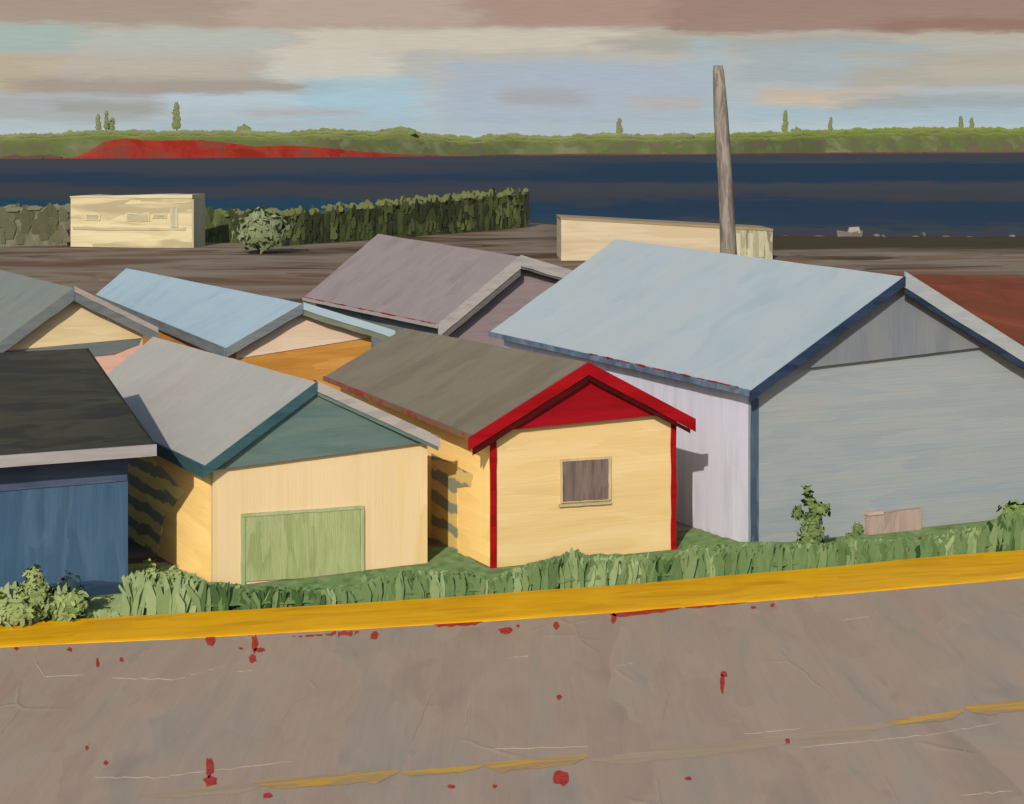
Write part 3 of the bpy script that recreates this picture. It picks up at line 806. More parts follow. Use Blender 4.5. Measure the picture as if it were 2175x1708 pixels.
# hedges and bushes near the shore
def hedge(name, label, A, Bq, hA, hB, depth, cols, gain, seed, edge=None, n=1500, size=.75):
    root = empty(name, (A.x, A.y, 0), label, 'hedge')
    u_ = (Bq - A).normalized(); v_ = Vector((-u_.y, u_.x, 0)); W_ = (Bq - A).length
    if v_.y < 0: v_ = -v_
    core = MB(); rings = []
    for i in range(25):
        t = i / 24; h = lerp(hA, hB, t) * (.93 + .05 * nz(t * 14 + seed)); o = A + u_ * (W_ * t); f = .12 * nz(t * 20, seed)
        rings.append([o + v_ * (.2 + f) - Z * .2, o + v_ * depth - Z * .2, o + v_ * (depth - .2) + Z * h, o + v_ * (.35 + f) + Z * h])
    core.loft(rings); core.build('branches', paint(name + '_core' + str(seed), cols[:3], 'v', 0, .6, var=.12, contrast=1.2), root)
    m = MB(); m.c = []; r = random.Random(seed)
    for _ in range(int(n * .16)):
        t = r.random(); hh = lerp(hA, hB, t); top = r.random() < .3
        z = hh * r.uniform(.93, 1.02) if top else hh * r.random(); d = r.uniform(0, depth) if top else .2 + .15 * (z / max(.1, hh)) + .12 * nz(t * 20, seed) - r.uniform(.01, .07)
        p = A + u_ * (W_ * t) + v_ * d + Z * z
        zz = nz(t * W_ * .35 + seed, z * .25) + .4 * nz(t * W_ * 1.2, z * .3)
        c = cols[0] if zz < -.18 else (cols[1] if zz < .15 else cols[2])
        if top or z > hh * .9: c = cols[3]
        kt = (1.5, .45) if z > hh * .9 else (1., 1.)
        dab(m, p, Vector((r.uniform(-.2, .2), 0, 1)).normalized(), u_, kt[0] * size * r.uniform(.5, 1.1), kt[1] * size * r.uniform(.7, 1.7), tint(gain, c, r.uniform(.9, 1.1)), None, Vector((0, -.8, .6)))
    m.build('foliage', leaf, root, fix=False)
    return root
hg = [(50, 54, 38), (72, 80, 48), (88, 96, 58), (118, 124, 80)]
hedge('hedge', 'long dark green hedge rising to the right beside the water', gr(600, 522), gr(1128, 482), 2.35, 3.35, 3., hg, 'hedge', 41, n=2600)
hedge('hedge', 'low olive hedge joining the cream building to the long hedge', gr(425, 512), gr(606, 520), 2.1, 2.4, 2.5, [(66, 72, 46), (84, 92, 58), (98, 106, 70), (112, 118, 80)], 'hedge', 43, n=900)
hedge('hedge', 'grey green hedge at the left edge beside the cream building', gr(-120, 522), gr(142, 520), 2.7, 2.7, 2.5, [(96, 96, 74), (108, 108, 84), (118, 112, 96), (126, 126, 100)], 'hedge', 47, n=1200)
pb_ = gr(552, 536)
shrub('bush', 'pale sage bush in front of the long dark hedge', 'bush', pb_, 3.9, 3.1, [(128, 138, 106), (140, 150, 116), (150, 158, 126)], 420, .5, seed=51, gain='hedge')

# ------------------------------------------------------------------ the ground, road, kerb
ground = MB()
EDGE = [(-60, 231), (-20, 225), (-5, 205), (5, 185), (14, 172), (24, 164), (40, 163), (70, 166)]
xs = [-900, -500, -250, -120] + [-80 + 4 * i for i in range(46)] + [130, 250, 500, 900]
ys = [-60, -20, 10, 20, 28, 34, 40, 50, 60, 70, 80, 90, 100, 110, 120, 130, 140, 150, 157]
rows = []
for x in xs:
    ed = curve(EDGE, x) + 2.2 * nz(x / 7.) + .9 * nz(x / 2.3, 5)
    row = []
    for y in ys:
        z = -.03 + (.12 * nz(x / 9., y / 12.) - .08 if y > 62 else 0)
        row.append(Vector((x, y, z)))
    row += [Vector((x, ed - 3, -.02)), Vector((x, ed, -.08)), Vector((x, ed + 1.2, -.55)), Vector((x, ed + 8, -1.6))]
    rows.append(row)
ids = [[ground.vert(p) for p in rw] for rw in rows]
for i in range(len(xs) - 1):
    for j in range(len(ids[0]) - 1):
        ground.f.append([ids[i][j], ids[i + 1][j], ids[i + 1][j + 1], ids[i][j + 1]])
def ground_mat():
    m = paint('earth', [(76, 64, 53), (100, 84, 72), (113, 100, 88), (122, 110, 98), (112, 92, 78), (96, 78, 66)], 'g', 0, .12, var=.05, bump=.25, contrast=1.15, spec=.0)
    t = NT(m.node_tree); bs = [n for n in m.node_tree.nodes if n.type == 'BSDF_PRINCIPLED'][0]
    src = bs.inputs['Base Color'].links[0].from_socket
    geo = t.new('ShaderNodeNewGeometry'); sep = t.new('ShaderNodeSeparateXYZ'); t.link(geo.outputs['Position'], sep.inputs[0])
    n1, _ = t.noise(t.vmath('MULTIPLY', geo.outputs['Position'], (.05, .12, .1)), 1., 4., .6, .5)
    # dark weedy strip along the shore, on the right
    y = t.math('ADD', sep.outputs[1], t.math('MULTIPLY', t.math('SUBTRACT', n1, .5), 26.))
    a = t.math('MULTIPLY', t.math('SMOOTH_MIN', t.math('DIVIDE', t.math('SUBTRACT', y, 138.), 9., clamp=True), 1., .1), t.math('DIVIDE', t.math('SUBTRACT', sep.outputs[0], 2.), 8., clamp=True))
    c = t.mix(a, src, albedo('earth', (66, 58, 46)))
    # bare red soil beyond the big building
    x2 = t.math('ADD', sep.outputs[0], t.math('MULTIPLY', t.math('SUBTRACT', n1, .5), 10.))
    y2 = t.math('ADD', sep.outputs[1], t.math('MULTIPLY', t.math('SUBTRACT', n1, .5), 24.))
    bmask = t.math('MULTIPLY', t.math('DIVIDE', t.math('SUBTRACT', x2, 15.), 3., clamp=True), t.math('MULTIPLY', t.math('DIVIDE', t.math('SUBTRACT', 119., y2), 7., clamp=True), t.math('DIVIDE', t.math('SUBTRACT', y2, 52.), 6., clamp=True)))
    n2, _ = t.noise(t.vmath('MULTIPLY', geo.outputs['Position'], (.25, .08, .1)), 1., 3., .6, 1.)
    red = t.ramp(n2, [(.3, albedo('redsoil', (92, 60, 48))), (.55, albedo('redsoil', (112, 64, 49))), (.75, albedo('redsoil', (128, 72, 54)))])
    c = t.mix(bmask, c, red)
    t.link(c, bs.inputs['Base Color'])
    return m
tag(ground.build('ground', ground_mat(), None), 'brown and grey mottled earth around the sheds', None, kind='structure')

# road: one sheet from the kerb towards the viewer
road = MB()
ts = [-60, -30, -12] + [-4 + 1.2 * i for i in range(24)] + [32, 50, 90]
bs_ = [-45, -25, -12, -9, -7, -5, -3, -1.5, .3]
ids = [[road.vert(rp(t, b) + Z * .004) for b in bs_] for t in ts]
for i in range(len(ts) - 1):
    for j in range(len(bs_) - 1):
        road.f.append([ids[i][j], ids[i + 1][j], ids[i + 1][j + 1], ids[i][j + 1]])
def road_mat():
    m = paint('road', [(130, 114, 102), (140, 120, 106), (146, 126, 111), (138, 124, 112), (126, 112, 104)], 'y', 0, .5, var=.06, bump=.4, contrast=.55, rough=.62)
    t = NT(m.node_tree); bs = [n for n in m.node_tree.nodes if n.type == 'BSDF_PRINCIPLED'][0]
    src = bs.inputs['Base Color'].links[0].from_socket
    geo = t.new('ShaderNodeNewGeometry')
    n1, _ = t.noise(t.vmath('MULTIPLY', geo.outputs['Position'], (.9, .35, 1.)), 1., 3., .5, .6)
    f = t.math('DIVIDE', t.math('SUBTRACT', n1, .60), .14, clamp=True)
    c = t.mix(t.math('MULTIPLY', f, .35), src, albedo('road', (108, 100, 96)))
    n2, _ = t.noise(t.vmath('ADD', t.vmath('MULTIPLY', geo.outputs['Position'], (2.6, .55, 1.)), (7, 3, 1)), 1., 2., .5, 1.2)
    f2 = t.math('DIVIDE', t.math('SUBTRACT', n2, .62), .1, clamp=True)
    c = t.mix(t.math('MULTIPLY', f2, .22), c, albedo('road', (156, 138, 122)))
    t.link(c, bs.inputs['Base Color'])
    # knife ridges
    vo = t.new('ShaderNodeTexVoronoi', feature='DISTANCE_TO_EDGE'); vo.inputs['Scale'].default_value = 1.
    _, nc = t.noise(geo.outputs['Position'], .8, 2.)
    t.link(t.vmath('ADD', t.vmath('MULTIPLY', geo.outputs['Position'], (.42, .16, 1.)), t.vmath('SCALE', nc, sc_=.12)), vo.inputs['Vector'])
    rd = t.math('SUBTRACT', 1., t.math('DIVIDE', vo.outputs['Distance'], .015, clamp=True))
    n3, _ = t.noise(geo.outputs['Position'], .5, 1.)
    rd = t.math('MULTIPLY', rd, t.math('DIVIDE', t.math('SUBTRACT', n3, .54), .1, clamp=True))
    bp0 = bs.inputs['Normal'].links[0].from_node
    b2 = t.new('ShaderNodeBump'); b2.inputs['Strength'].default_value = .3; b2.inputs['Distance'].default_value = .03
    t.link(rd, b2.inputs['Height']); t.link(bp0.outputs[0], b2.inputs['Normal']); t.link(b2.outputs[0], bs.inputs['Normal'])
    return m
tag(road.build('road', road_mat(), None), 'taupe grey asphalt road', None, kind='structure')

# yellow kerb
kb = MB(); rings = []
for i in range(150):
    t = -20 + i * .45
    w_ = kerb_w(t); j = .035 * nz(t * .55, 1.) + .012 * nz(t * 2.4, 2.)
    j2 = .05 * nz(t * .5, 7.) + .015 * nz(t * 2.1, 9.)
    prof = [(0 + j, -.05), (0 + j, .015), (.06 + j, .03), (.2 + j, .04), (w_ - .06 + j2, .06), (w_ + j2, .04), (w_ + j2, -.05)]
    rings.append([rp(t, b) + Z * z for b, z in prof])
kb.loft(rings)
kerb = kb.build('kerb', paint('kerb_yellow', [(186, 128, 14), (198, 140, 16), (206, 150, 20), (192, 134, 14)], 'x', kd.angle(Vector((1, 0, 0))), 1.1, rough=.5, var=.06, bump=.35), None, org=tuple(K0))
tag(kerb, 'broad low kerb painted golden yellow along the road edge', 'kerb')

# marks on the road
def blot(m, pts, z):
    cx = sum(p.x for p in pts) / len(pts); cy = sum(p.y for p in pts) / len(pts)
    m.f.append([m.vert((p.x, p.y, z)) for p in pts])
def gz(px, py): return gr(px, py)
rm = MB(); r = random.Random(5)
spots = [(447, 1362, 11, 13), (541, 1368, 8, 20), (552, 1381, 16, 5), (537, 1400, 11, 9), (512, 1378, 6, 3), (795, 1351, 11, 9), (1075, 1340, 18, 8), (1181, 1329, 7, 9), (1188, 1482, 6, 6), (1534, 1450, 7, 26), (1538, 1432, 8, 9), (445, 1630, 10, 24), (446, 1661, 16, 14), (1190, 1652, 20, 20), (1462, 1655, 9, 4), (1673, 1576, 6, 8), (567, 1691, 13, 8), (207, 1410, 4, 12), (258, 1402, 6, 6), (185, 1590, 4, 7), (224, 1622, 6, 6), (148, 1381, 7, 5), (35, 1379, 6, 4), (1050, 1671, 6, 6), (958, 1672, 9, 5), (1100, 1330, 5, 4), (1303, 1316, 8, 13), (1600, 1291, 6, 4), (1640, 1287, 6, 5)]
for x, y, rx, ry in spots:
    N = 11
    blot(rm, [gz(x + math.cos(i / N * 6.283) * rx * r.uniform(.55, 1.15), y - math.sin(i / N * 6.283) * ry * r.uniform(.55, 1.15)) for i in range(N)], .009)
def strip(m, p0, p1, w0, w1, z, n=14, rag=.5):
    (x0, y0), (x1, y1) = p0, p1
    for i in range(n):
        if rag > .6 and r.random() < .25: continue
        a, b = i / n, (i + 1) / n
        wa, wb = [max(1.5, lerp(w0, w1, q) * (1 + rag * nz(q * 9 + x0, y0))) * min(1, .25 + 5 * q, .25 + 5 * (1 - q)) for q in (a, b)]
        xa, xb = lerp(x0, x1, a), lerp(x0, x1, b); ya_, yb_ = lerp(y0, y1, a), lerp(y0, y1, b)
        sa, sb = [3 * nz(q * 7 + x0, 3.) for q in (a, b)]
        m.f.append([m.vert((p.x, p.y, z)) for p in (gz(xa, ya_ + sa), gz(xb, yb_ + sb), gz(xb, yb_ + wb + sb), gz(xa, ya_ + wa + sa))])
strip(rm, (620, 1352), (720, 1346), 3, 4, .009, rag=.9); strip(rm, (700, 1343), (762, 1341), 8, 9, .009, rag=.8)
strip(rm, (916, 1324), (1024, 1321), 9, 7, .009)
strip(rm, (1296, 1305), (1450, 1289), 10, 6, .009); strip(rm, (1455, 1290), (1600, 1274), 6, 5, .009); strip(rm, (1640, 1270), (1756, 1262), 4, 4, .009)
tag(rm.build('red_paint_marks', paint('red_mark', [(146, 40, 34), (160, 52, 44), (134, 34, 30)], 'v', 0, 3.), None), 'scattered red paint blots on the road', None, kind='structure')
ym = MB()
strip(ym, (540, 1660), (850, 1634), 20, 26, .009, 24, .3); strip(ym, (852, 1640), (1028, 1626), 14, 9, .009, 16, .5); strip(ym, (1030, 1622), (1250, 1604), 22, 18, .009, 20, .4)
strip(ym, (1880, 1534), (2048, 1508), 10, 20, .009, 14, .4); strip(ym, (2050, 1500), (2260, 1476), 24, 26, .009, 16, .3)
tag(ym.build('faded_yellow_line', paint('faded_yellow', [(142, 118, 92), (158, 126, 74), (176, 134, 52), (150, 122, 84)], 'x', .26, 1.6, var=.12, contrast=1.3), None), 'worn yellow line on the road', None, kind='structure')
gm = MB()
strip(gm, (1250, 1610), (1920, 1532), 26, 22, .0065, 40, .25); strip(gm, (300, 1685), (560, 1662), 16, 20, .0065, 16, .4)
tag(gm.build('rubbed_out_line', paint('rubbed_line', [(138, 120, 104), (148, 128, 108), (142, 122, 100)], 'x', .26, 1.2, var=.08), None), 'rubbed out pale line on the road', None, kind='structure')

rs_ = MB()
def ridge(m, pts, w):
    P3 = [gz(*q) for q in pts]; rings = []
    for i, p in enumerate(P3):
        a = P3[max(0, i - 1)]; b = P3[min(len(P3) - 1, i + 1)]; d_ = (b - a).normalized(); n_ = Vector((-d_.y, d_.x, 0))
        k = w * (.25 if i in (0, len(P3) - 1) else 1) * (1 + .4 * nz(i * 1.7, p.x))
        rings.append([p - n_ * k + Z * .003, p + n_ * k + Z * .003, p + n_ * k * .5 + Z * (.006 + .22 * k), p - n_ * k * .5 + Z * (.006 + .22 * k)])
    m.loft(rings)
def wander(a, b, n, amp, sd):
    return [(lerp(a[0], b[0], i / n) + amp * nz(i * .8 + sd, 2.), lerp(a[1], b[1], i / n) + amp * nz(i * .8 + sd, 7.)) for i in range(n + 1)]
for a, b, n, amp, w in (((70, 1395), (95, 1438), 5, 4, .016), ((95, 1438), (180, 1434), 6, 3, .016), ((240, 1441), (380, 1444), 9, 4, .018), ((380, 1442), (478, 1414), 8, 3, .014), ((940, 1415), (870, 1585), 14, 4, .012), ((1070, 1400), (1130, 1392), 6, 5, .014), ((1010, 1440), (985, 1545), 10, 4, .010), ((1426, 1455), (1406, 1530), 7, 3, .014), ((200, 1652), (360, 1652), 10, 4, .014), ((360, 1648), (620, 1618), 12, 3, .012), ((1040, 1592), (1250, 1586), 12, 3, .014), ((1700, 1588), (1960, 1563), 14, 3, .014), ((1960, 1564), (2120, 1536), 10, 3, .012), ((1790, 1318), (1845, 1310), 6, 5, .018), ((1900, 1265), (1935, 1350), 9, 4, .010), ((2040, 1690), (2150, 1680), 8, 4, .014), ((2042, 1690), (2052, 1570), 9, 2, .009), ((500, 1428), (545, 1424), 5, 4, .014), ((1310, 1415), (1350, 1408), 5, 3, .010), ((1580, 1560), (1700, 1548), 8, 3, .010)):
    ridge(rs_, wander(a, b, n, amp, a[0] * .01), w)
tag(rs_.build('road_ridges', paint('ridge', [(142, 123, 109), (150, 132, 117)], 'y', 0, 1.), None), 'thin raised ridges in the road surface', None, kind='structure')

# verge soil just behind the kerb
vs = MB()
for i in range(60):
    t0_, t1_ = -8 + i * .6, -8 + (i + 1) * .6
    vs.face(rp(t0_, .3) + Z * .004, rp(t1_, .3) + Z * .004, rp(t1_, kerb_w(t1_) + 3.2 + .3 * nz(t1_)) + Z * .004, rp(t0_, kerb_w(t0_) + 3.2 + .3 * nz(t0_)) + Z * .004)
tag(vs.build('verge_soil', paint('verge', [(92, 106, 64), (106, 118, 72), (150, 124, 108), (84, 98, 58)], 'x', .26, 1.2, var=.12, spec=.0), None), 'green verge ground behind the kerb', None, kind='structure')

# ------------------------------------------------------------------ water, shore, far land
def water_mat():
    m = bpy.data.materials.new('water'); m.use_nodes = True
    t = NT(m.node_tree); bs = m.node_tree.nodes['Principled BSDF']
    geo = t.new('ShaderNodeNewGeometry'); P = geo.outputs['Position']
    sep = t.new('ShaderNodeSeparateXYZ'); t.link(P, sep.inputs[0])
    lg = t.math('LOGARITHM', sep.outputs[1], 10.)
    # wind lanes: bands across the bay, their edges wander with x
    az = t.math('DIVIDE', sep.outputs[0], sep.outputs[1])
    cv = t.new('ShaderNodeCombineXYZ'); t.link(t.math('MULTIPLY', az, 14.), cv.inputs[0]); t.link(t.math('MULTIPLY', lg, 9.), cv.inputs[1])
    n1, _ = t.noise(cv.outputs[0], 1., 3., .55, .4)
    cv2 = t.new('ShaderNodeCombineXYZ'); t.link(t.math('MULTIPLY', az, 45.), cv2.inputs[0]); t.link(t.math('MULTIPLY', lg, 60.), cv2.inputs[1])
    n5, _ = t.noise(cv2.outputs[0], 1., 3., .65, .2)
    d = t.math('ADD', lg, t.math('ADD', t.math('MULTIPLY', t.math('SUBTRACT', n1, .5), .24), t.math('MULTIPLY', t.math('SUBTRACT', n5, .5), .10)))
    lo, hi = math.log10(150), math.log10(1900)
    f = t.math('DIVIDE', t.math('SUBTRACT', d, lo), hi - lo, clamp=True)
    def P_(y): return (math.log10(34400 / (y - 305)) - lo) / (hi - lo)
    gp, nv, gy, tl = (70, 70, 79), (49, 62, 82), (69, 68, 74), (43, 67, 90)
    def st(l): return [(P_(y), albedo('water', c)) for y, c in l]
    L_ = t.ramp(f, st([(455, tl), (428, tl), (414, gy), (399, gy), (388, nv), (374, nv), (362, gp), (328, gp)]))
    R_ = t.ramp(f, st([(500, gy), (480, (70, 70, 78)), (464, nv), (432, (45, 61, 83)), (418, gy), (390, (72, 72, 80)), (382, (43, 61, 83)), (348, (45, 62, 84)), (342, gp), (322, gp)]))
    mx = t.math('DIVIDE', t.math('ADD', az, t.math('ADD', .06, t.math('MULTIPLY', t.math('SUBTRACT', n1, .5), .2))), .14, clamp=True)
    c = t.mix(mx, L_, R_)
    c = t.mix(t.math('MULTIPLY', n5, .22), c, albedo('water', (60, 66, 79)))
    rp_ = t.vmath('MULTIPLY', P, (.03, .25, 1.)); n2, _ = t.noise(rp_, 1., 4., .65, .3)
    c = t.vmath('SCALE', c, sc_=t.math('ADD', t.math('MULTIPLY', n2, .24), .88))
    t.link(c, bs.inputs['Base Color'])
    bs.inputs['Roughness'].default_value = .85; bs.inputs['Specular IOR Level'].default_value = .0
    bp = t.new('ShaderNodeBump'); bp.inputs['Strength'].default_value = .12; bp.inputs['Distance'].default_value = .2
    t.link(n2, bp.inputs['Height']); t.link(bp.outputs[0], bs.inputs['Normal'])
    return m
wm = MB()
wy = [150, 170, 200, 260, 400, 700, 1200, 2600, 9000]
wx = [-6000, -1500, -500, -100, 100, 500, 1500, 6000]
ids = [[wm.vert((x, y, -.6)) for y in wy] for x in wx]
for i in range(len(wx) - 1):
    for j in range(len(wy) - 1): wm.f.append([ids[i][j], ids[i + 1][j], ids[i + 1][j + 1], ids[i][j + 1]])
tag(wm.build('water', water_mat(), None), 'dark navy water of the bay', None, kind='structure')

def shoreY(px): return 34400 / (curve([(-300, 339), (0, 338), (700, 334), (1100, 331), (1500, 329), (1750, 327), (2175, 325), (2500, 324)], px) - HY)
# far land: hills beyond the shore
HT = [(-400, 284), (0, 287), (120, 284), (200, 278), (380, 279), (520, 279), (600, 282), (690, 275), (790, 280), (850, 272), (900, 284), (1000, 292), (1080, 285), (1160, 291), (1300, 284), (1400, 288), (1520, 284), (1640, 282), (1800, 276), (1900, 273), (2000, 272), (2175, 274), (2600, 278)]
hm = MB(); ids = []
for i in range(401):
    px = -420 + i * 7.5
    Y = shoreY(px); row = []
    zt = EYE + (HY - (curve(HT, px) + 3 * nz(px / 40.) + 8)) * (Y + 6) / F
    for k_, (dy, fz) in enumerate(((0, None), (.8, .08), (2.2, .35), (4, .7), (6, 1.), (160, 1.0), (600, .6), (2500, -.1))):
        z = -1.2 if fz is None else fz * zt
        YY = Y + dy
        row.append(hm.vert(((px - CX) * YY / F, YY, z)))
    ids.append(row)
for a, b in zip(ids, ids[1:]):
    for j in range(len(a) - 1): hm.f.append([a[j], b[j], b[j + 1], a[j + 1]])
hills_m = paint('hills', [(114, 106, 84), (106, 108, 72), (104, 116, 66), (112, 122, 74), (128, 132, 92)], 'x', 0, .03, var=.05, bump=.1, contrast=.9)
tag(hm.build('hills', hills_m, None, smooth=True), 'low green land across the bay', None, kind='structure')
# red cliff
CL = [(120, 337), (160, 334), (178, 326), (200, 314), (225, 299), (270, 294), (330, 299), (420, 297), (480, 303), (540, 311), (620, 309), (690, 314), (760, 321), (860, 328), (960, 331), (1020, 333)]
cm = MB(); rings = []
for i in range(91):
    px = lerp(122, 1018, i / 90); Y = shoreY(px) - 3
    zt = EYE - (curve(CL, px) + 1.6 * nz(px / 14.) - HY) * Y / F
    x = lambda y: (px - CX) * y / F
    rings.append([Vector((x(Y), Y, -1.2)), Vector((x(Y + 1), Y + 1, max(-.5, zt * .6))), Vector((x(Y + 2), Y + 2, max(-.45, zt))), Vector((x(Y + 14), Y + 14, max(-.4, zt * .9))), Vector((x(Y + 14), Y + 14, -1.2))])
cm.loft(rings)
tag(cm.build('red_cliff', paint('red_cliff', [(140, 52, 40), (156, 50, 40), (160, 66, 52), (140, 78, 64)], 'x', 0, .03, var=.12, bump=.3), None), 'red sandstone cliff on the far shore', None, kind='structure')
bm_ = MB()
for (x0, x1, y) in ((0, 60, 327), (75, 130, 318), (40, 120, 332), (1020, 1500, 328), (1500, 2400, 328)):
    strp = []
    for i in range(13):
        px = lerp(x0, x1, i / 12); Y = shoreY(px) - 2; hh = 1.6 * (1 - abs(i - 6) / 7) * (1 + .4 * nz(px / 9.)) * (1.0 if x0 < 500 else .45)
        zb = EYE - (y + (338 - y) * .3 - HY) * Y / F if x0 < 500 else -.8
        xx = (px - CX) * Y / F
        strp.append([Vector((xx, Y, -1.)), Vector((xx, Y - .2, .1 + hh)), Vector((xx, Y + 5, .1 + hh)), Vector((xx, Y + 5, -1.))])
    bm_.loft(strp)
tag(bm_.build('beach', paint('red_beach', [(132, 84, 70), (146, 92, 76), (128, 96, 82)], 'x', 0, .05, var=.1), None), 'narrow red earth beach on the far shore', None, kind='structure')
# woods on the far shore: one leafy mass
m = MB(); m.c = []; r = random.Random(19)
fcols = [(100, 110, 66), (108, 118, 72), (118, 127, 82), (138, 146, 108)]
for lay, (dy, up_, amp, seed_) in enumerate(((8.2, -2.0, 1.15, 3.), (6.6, 2.5, 1., 11.), (5.0, 9., .9, 23.))):
    prev = None
    for i in range(1260):
        px = -170 + i * 2.; Y = shoreY(px) + dy + .5 * nz(px / 9., seed_)
        yt = curve(HT, px) + up_ + amp * (4.2 * nz(px / 27., seed_) + 2.6 * nz(px / 8.5, seed_ + 2) + 1.5 * nz(px / 3.2, seed_ + 5))
        if lay == 2 and 160 < px < 760: yt = min(yt, curve(CL, px) - 4)
        yb = 325 if px > 900 else 318
        row = []
        for k_ in range(6):
            f_ = k_ / 5; y = lerp(yt, yb, f_ ** 1.3)
            zz = nz(px / 55. + lay * 9, y / 16.) + .45 * nz(px / 13., y / 9. + lay)
            ci = 2.5 - lay * .55 - 1.2 * f_ + zz * 1.5
            ci = max(0, min(2.999, ci)); a_ = int(ci); c = tuple(lerp(fcols[a_][q_], fcols[a_ + 1][q_], ci - a_) for q_ in range(3))
            if k_ == 0: c = tuple(lerp(c[q_], (146, 152, 118)[q_], .6) for q_ in range(3))
            if px > 1500: c = tuple(u * w2 for u, w2 in zip(c, (.94, .98, .82)))
            q = at(px, y, Y - 1.5 * f_)
            row.append(m.vert(q)); m.c.append(tint('farwood', c, 1.)); m.n.append(Vector((.25 * nz(px / 6., y / 6.), -.85, .45)).normalized())
        if prev:
            for k_ in range(5): m.f.append([prev[k_], prev[k_ + 1], row[k_ + 1], row[k_]])
        prev = row
tag(m.build('far_woods', leaf, None, org=(0, 1000, 0), fix=False), 'green wood along the far shore', 'woods', kind='stuff')
# trees that stand out above the wood
def far_tree(px, ytop, ybase, w, label, seed, cat='tree'):
    Y = shoreY(px) + 12; base = at(px, ybase, Y); top = at(px, ytop, Y); h = top.z - base.z; wm_ = w * Y / F
    root = empty('far_tree', tuple(base), label, cat, 'trees standing above the far wood')
    t = MB(); rs = []
    for i in range(5):
        q = lerp(base - Z * 3, base + Z * h * .9, i / 4) + Vector((.3 * nz(i, seed), 0, 0)); rr = lerp(.5, .12, i / 4)
        rs.append([q + Vector((math.cos(b), math.sin(b), 0)) * rr for b in (0, 1.57, 3.14, 4.71)])
    t.loft(rs); t.build('trunk', paint('far_trunk', [(96, 96, 70), (108, 106, 78)], 'v', 0, .5), root)
    m = MB(); m.c = []; rr_ = random.Random(seed)
    pal = [(122, 131, 92), (132, 141, 102), (144, 151, 118)]
    if w > 24:      # broad low crown: lobes side by side
        for q_, hh in ((-.33, .55), (.02, .72), (.34, .5), (-.12, .5), (.2, .62)):
            leafball(m, base + Vector((q_ * wm_, rr_.uniform(-.3, .3), h * (hh - .28))), Vector((wm_ * .2, wm_ * .1, h * .34)), 10, max(.9, wm_ * .07), pal, 'farwood', rr_, .8, .35, seed + q_ * 7, .95, (0, -1.8, .9))
    else:
        for k_ in range(4):
            leafball(m, lerp(base, top, .30 + .2 * k_) + Vector((rr_.uniform(-.12, .12) * wm_, 0, 0)), Vector((wm_ * .5 * (1 - .13 * k_), wm_ * .35, h * .17)), 14, max(1.0, wm_ * .2), pal, 'farwood', rr_, .7, .4, seed, .92, (0, -1.6, .9))
    m.build('crown', leaf, root, fix=False)
for a in ((376, 221, 284, 21, 'tallest single tree above the far wood, left side', 1), (208, 245, 282, 14, 'thin tree in the left cluster, furthest left above the far wood', 2), (226, 238, 281, 12, 'taller thin tree in the left cluster above the far wood', 3), (238, 252, 281, 18, 'bushy tree right of the thin left pair on the far shore', 4),
          (518, 258, 284, 30, 'low rounded tree on the far shore above the red cliff', 5), (850, 264, 285, 66, 'broad rounded tree crown at the middle of the far wood', 6), (1316, 253, 290, 16, 'lone small tree left of the pole on the far shore', 7), (1668, 237, 288, 15, 'thin tall tree just right of the pole on the far shore', 8), (1764, 251, 284, 12, 'small thin tree further right of the pole', 9), (2041, 248, 276, 13, 'left one of two thin trees at the far right', 10), (2064, 251, 276, 12, 'right one of two thin trees at the far right', 11), (1692, 264, 288, 26, 'low bushy tree beside the thin tall tree right of the pole', 12), (1450, 279, 292, 46, 'wide low tree crown left of the pole on the far shore', 13)):
    far_tree(*a)

# pale rocks and a small boat at the near shore
rock_m = paint('rock', [(112, 104, 96), (132, 122, 110), (156, 144, 126)], 'h', 0, 2.)
first = None
for i, (px, y, w_, h_) in enumerate(((1668, 499, 26, 4), (1740, 498, 30, 4), (1862, 501, 16, 6), (1876, 501, 8, 5), (1962, 496, 6, 8), (1945, 499, 16, 4), (2010, 495, 20, 4), (2150, 492, 14, 5), (2060, 497, 14, 3))):
    c = at(px, y, 167.); c.z = -.45; s_ = 167. / F
    m = MB(); rr = random.Random(60 + i); rings = []
    for k_ in range(5):
        ph = -1.2 + 2.6 * k_ / 4
        rings.append([c + Vector((math.cos(a) * math.cos(ph) * w_ * s_ * .5 * (1 + .25 * nz(k_ + i * 3, a)), math.sin(a) * math.cos(ph) * .7, (math.sin(ph) + 1) * h_ * s_ * .9)) for a in [q * .785 for q in range(8)]])
    m.loft(rings)
    o = m.build('shore_rock', rock_m, None, org=(c.x, c.y, -.45))
    tag(o, 'small pale rock lying along the dark near shore at the right', 'rock', 'pale rocks along the near shore')
bo = Vector(((1805 - CX) * 168 / F, 168., -.6))
root = empty('rowing_boat', tuple(bo), 'small pale boat drawn up at the dark shore right of the pole', 'boat')
m = MB(); rings = []
for i in range(9):
    t = i / 8; x = lerp(-1.15, 1.15, t); w_ = .45 * math.sin(math.pi * min(1, t * .85 + .12)) + .02; z = .34 + .16 * abs(t - .5) * 2
    rings.append([bo + Vector((x, -w_, z + .35)), bo + Vector((x * .93, -w_ * .6, .15)), bo + Vector((x * .93, w_ * .6, .15)), bo + Vector((x, w_, z + .35)), bo + Vector((x, w_ * .8, z + .3)), bo + Vector((x * .9, 0, .3)), bo + Vector((x, -w_ * .8, z + .3))])
m.loft(rings); m.build('hull', paint('hull', [(128, 118, 106), (148, 136, 120)], 'h', 0, 2.), root)
m = MB()
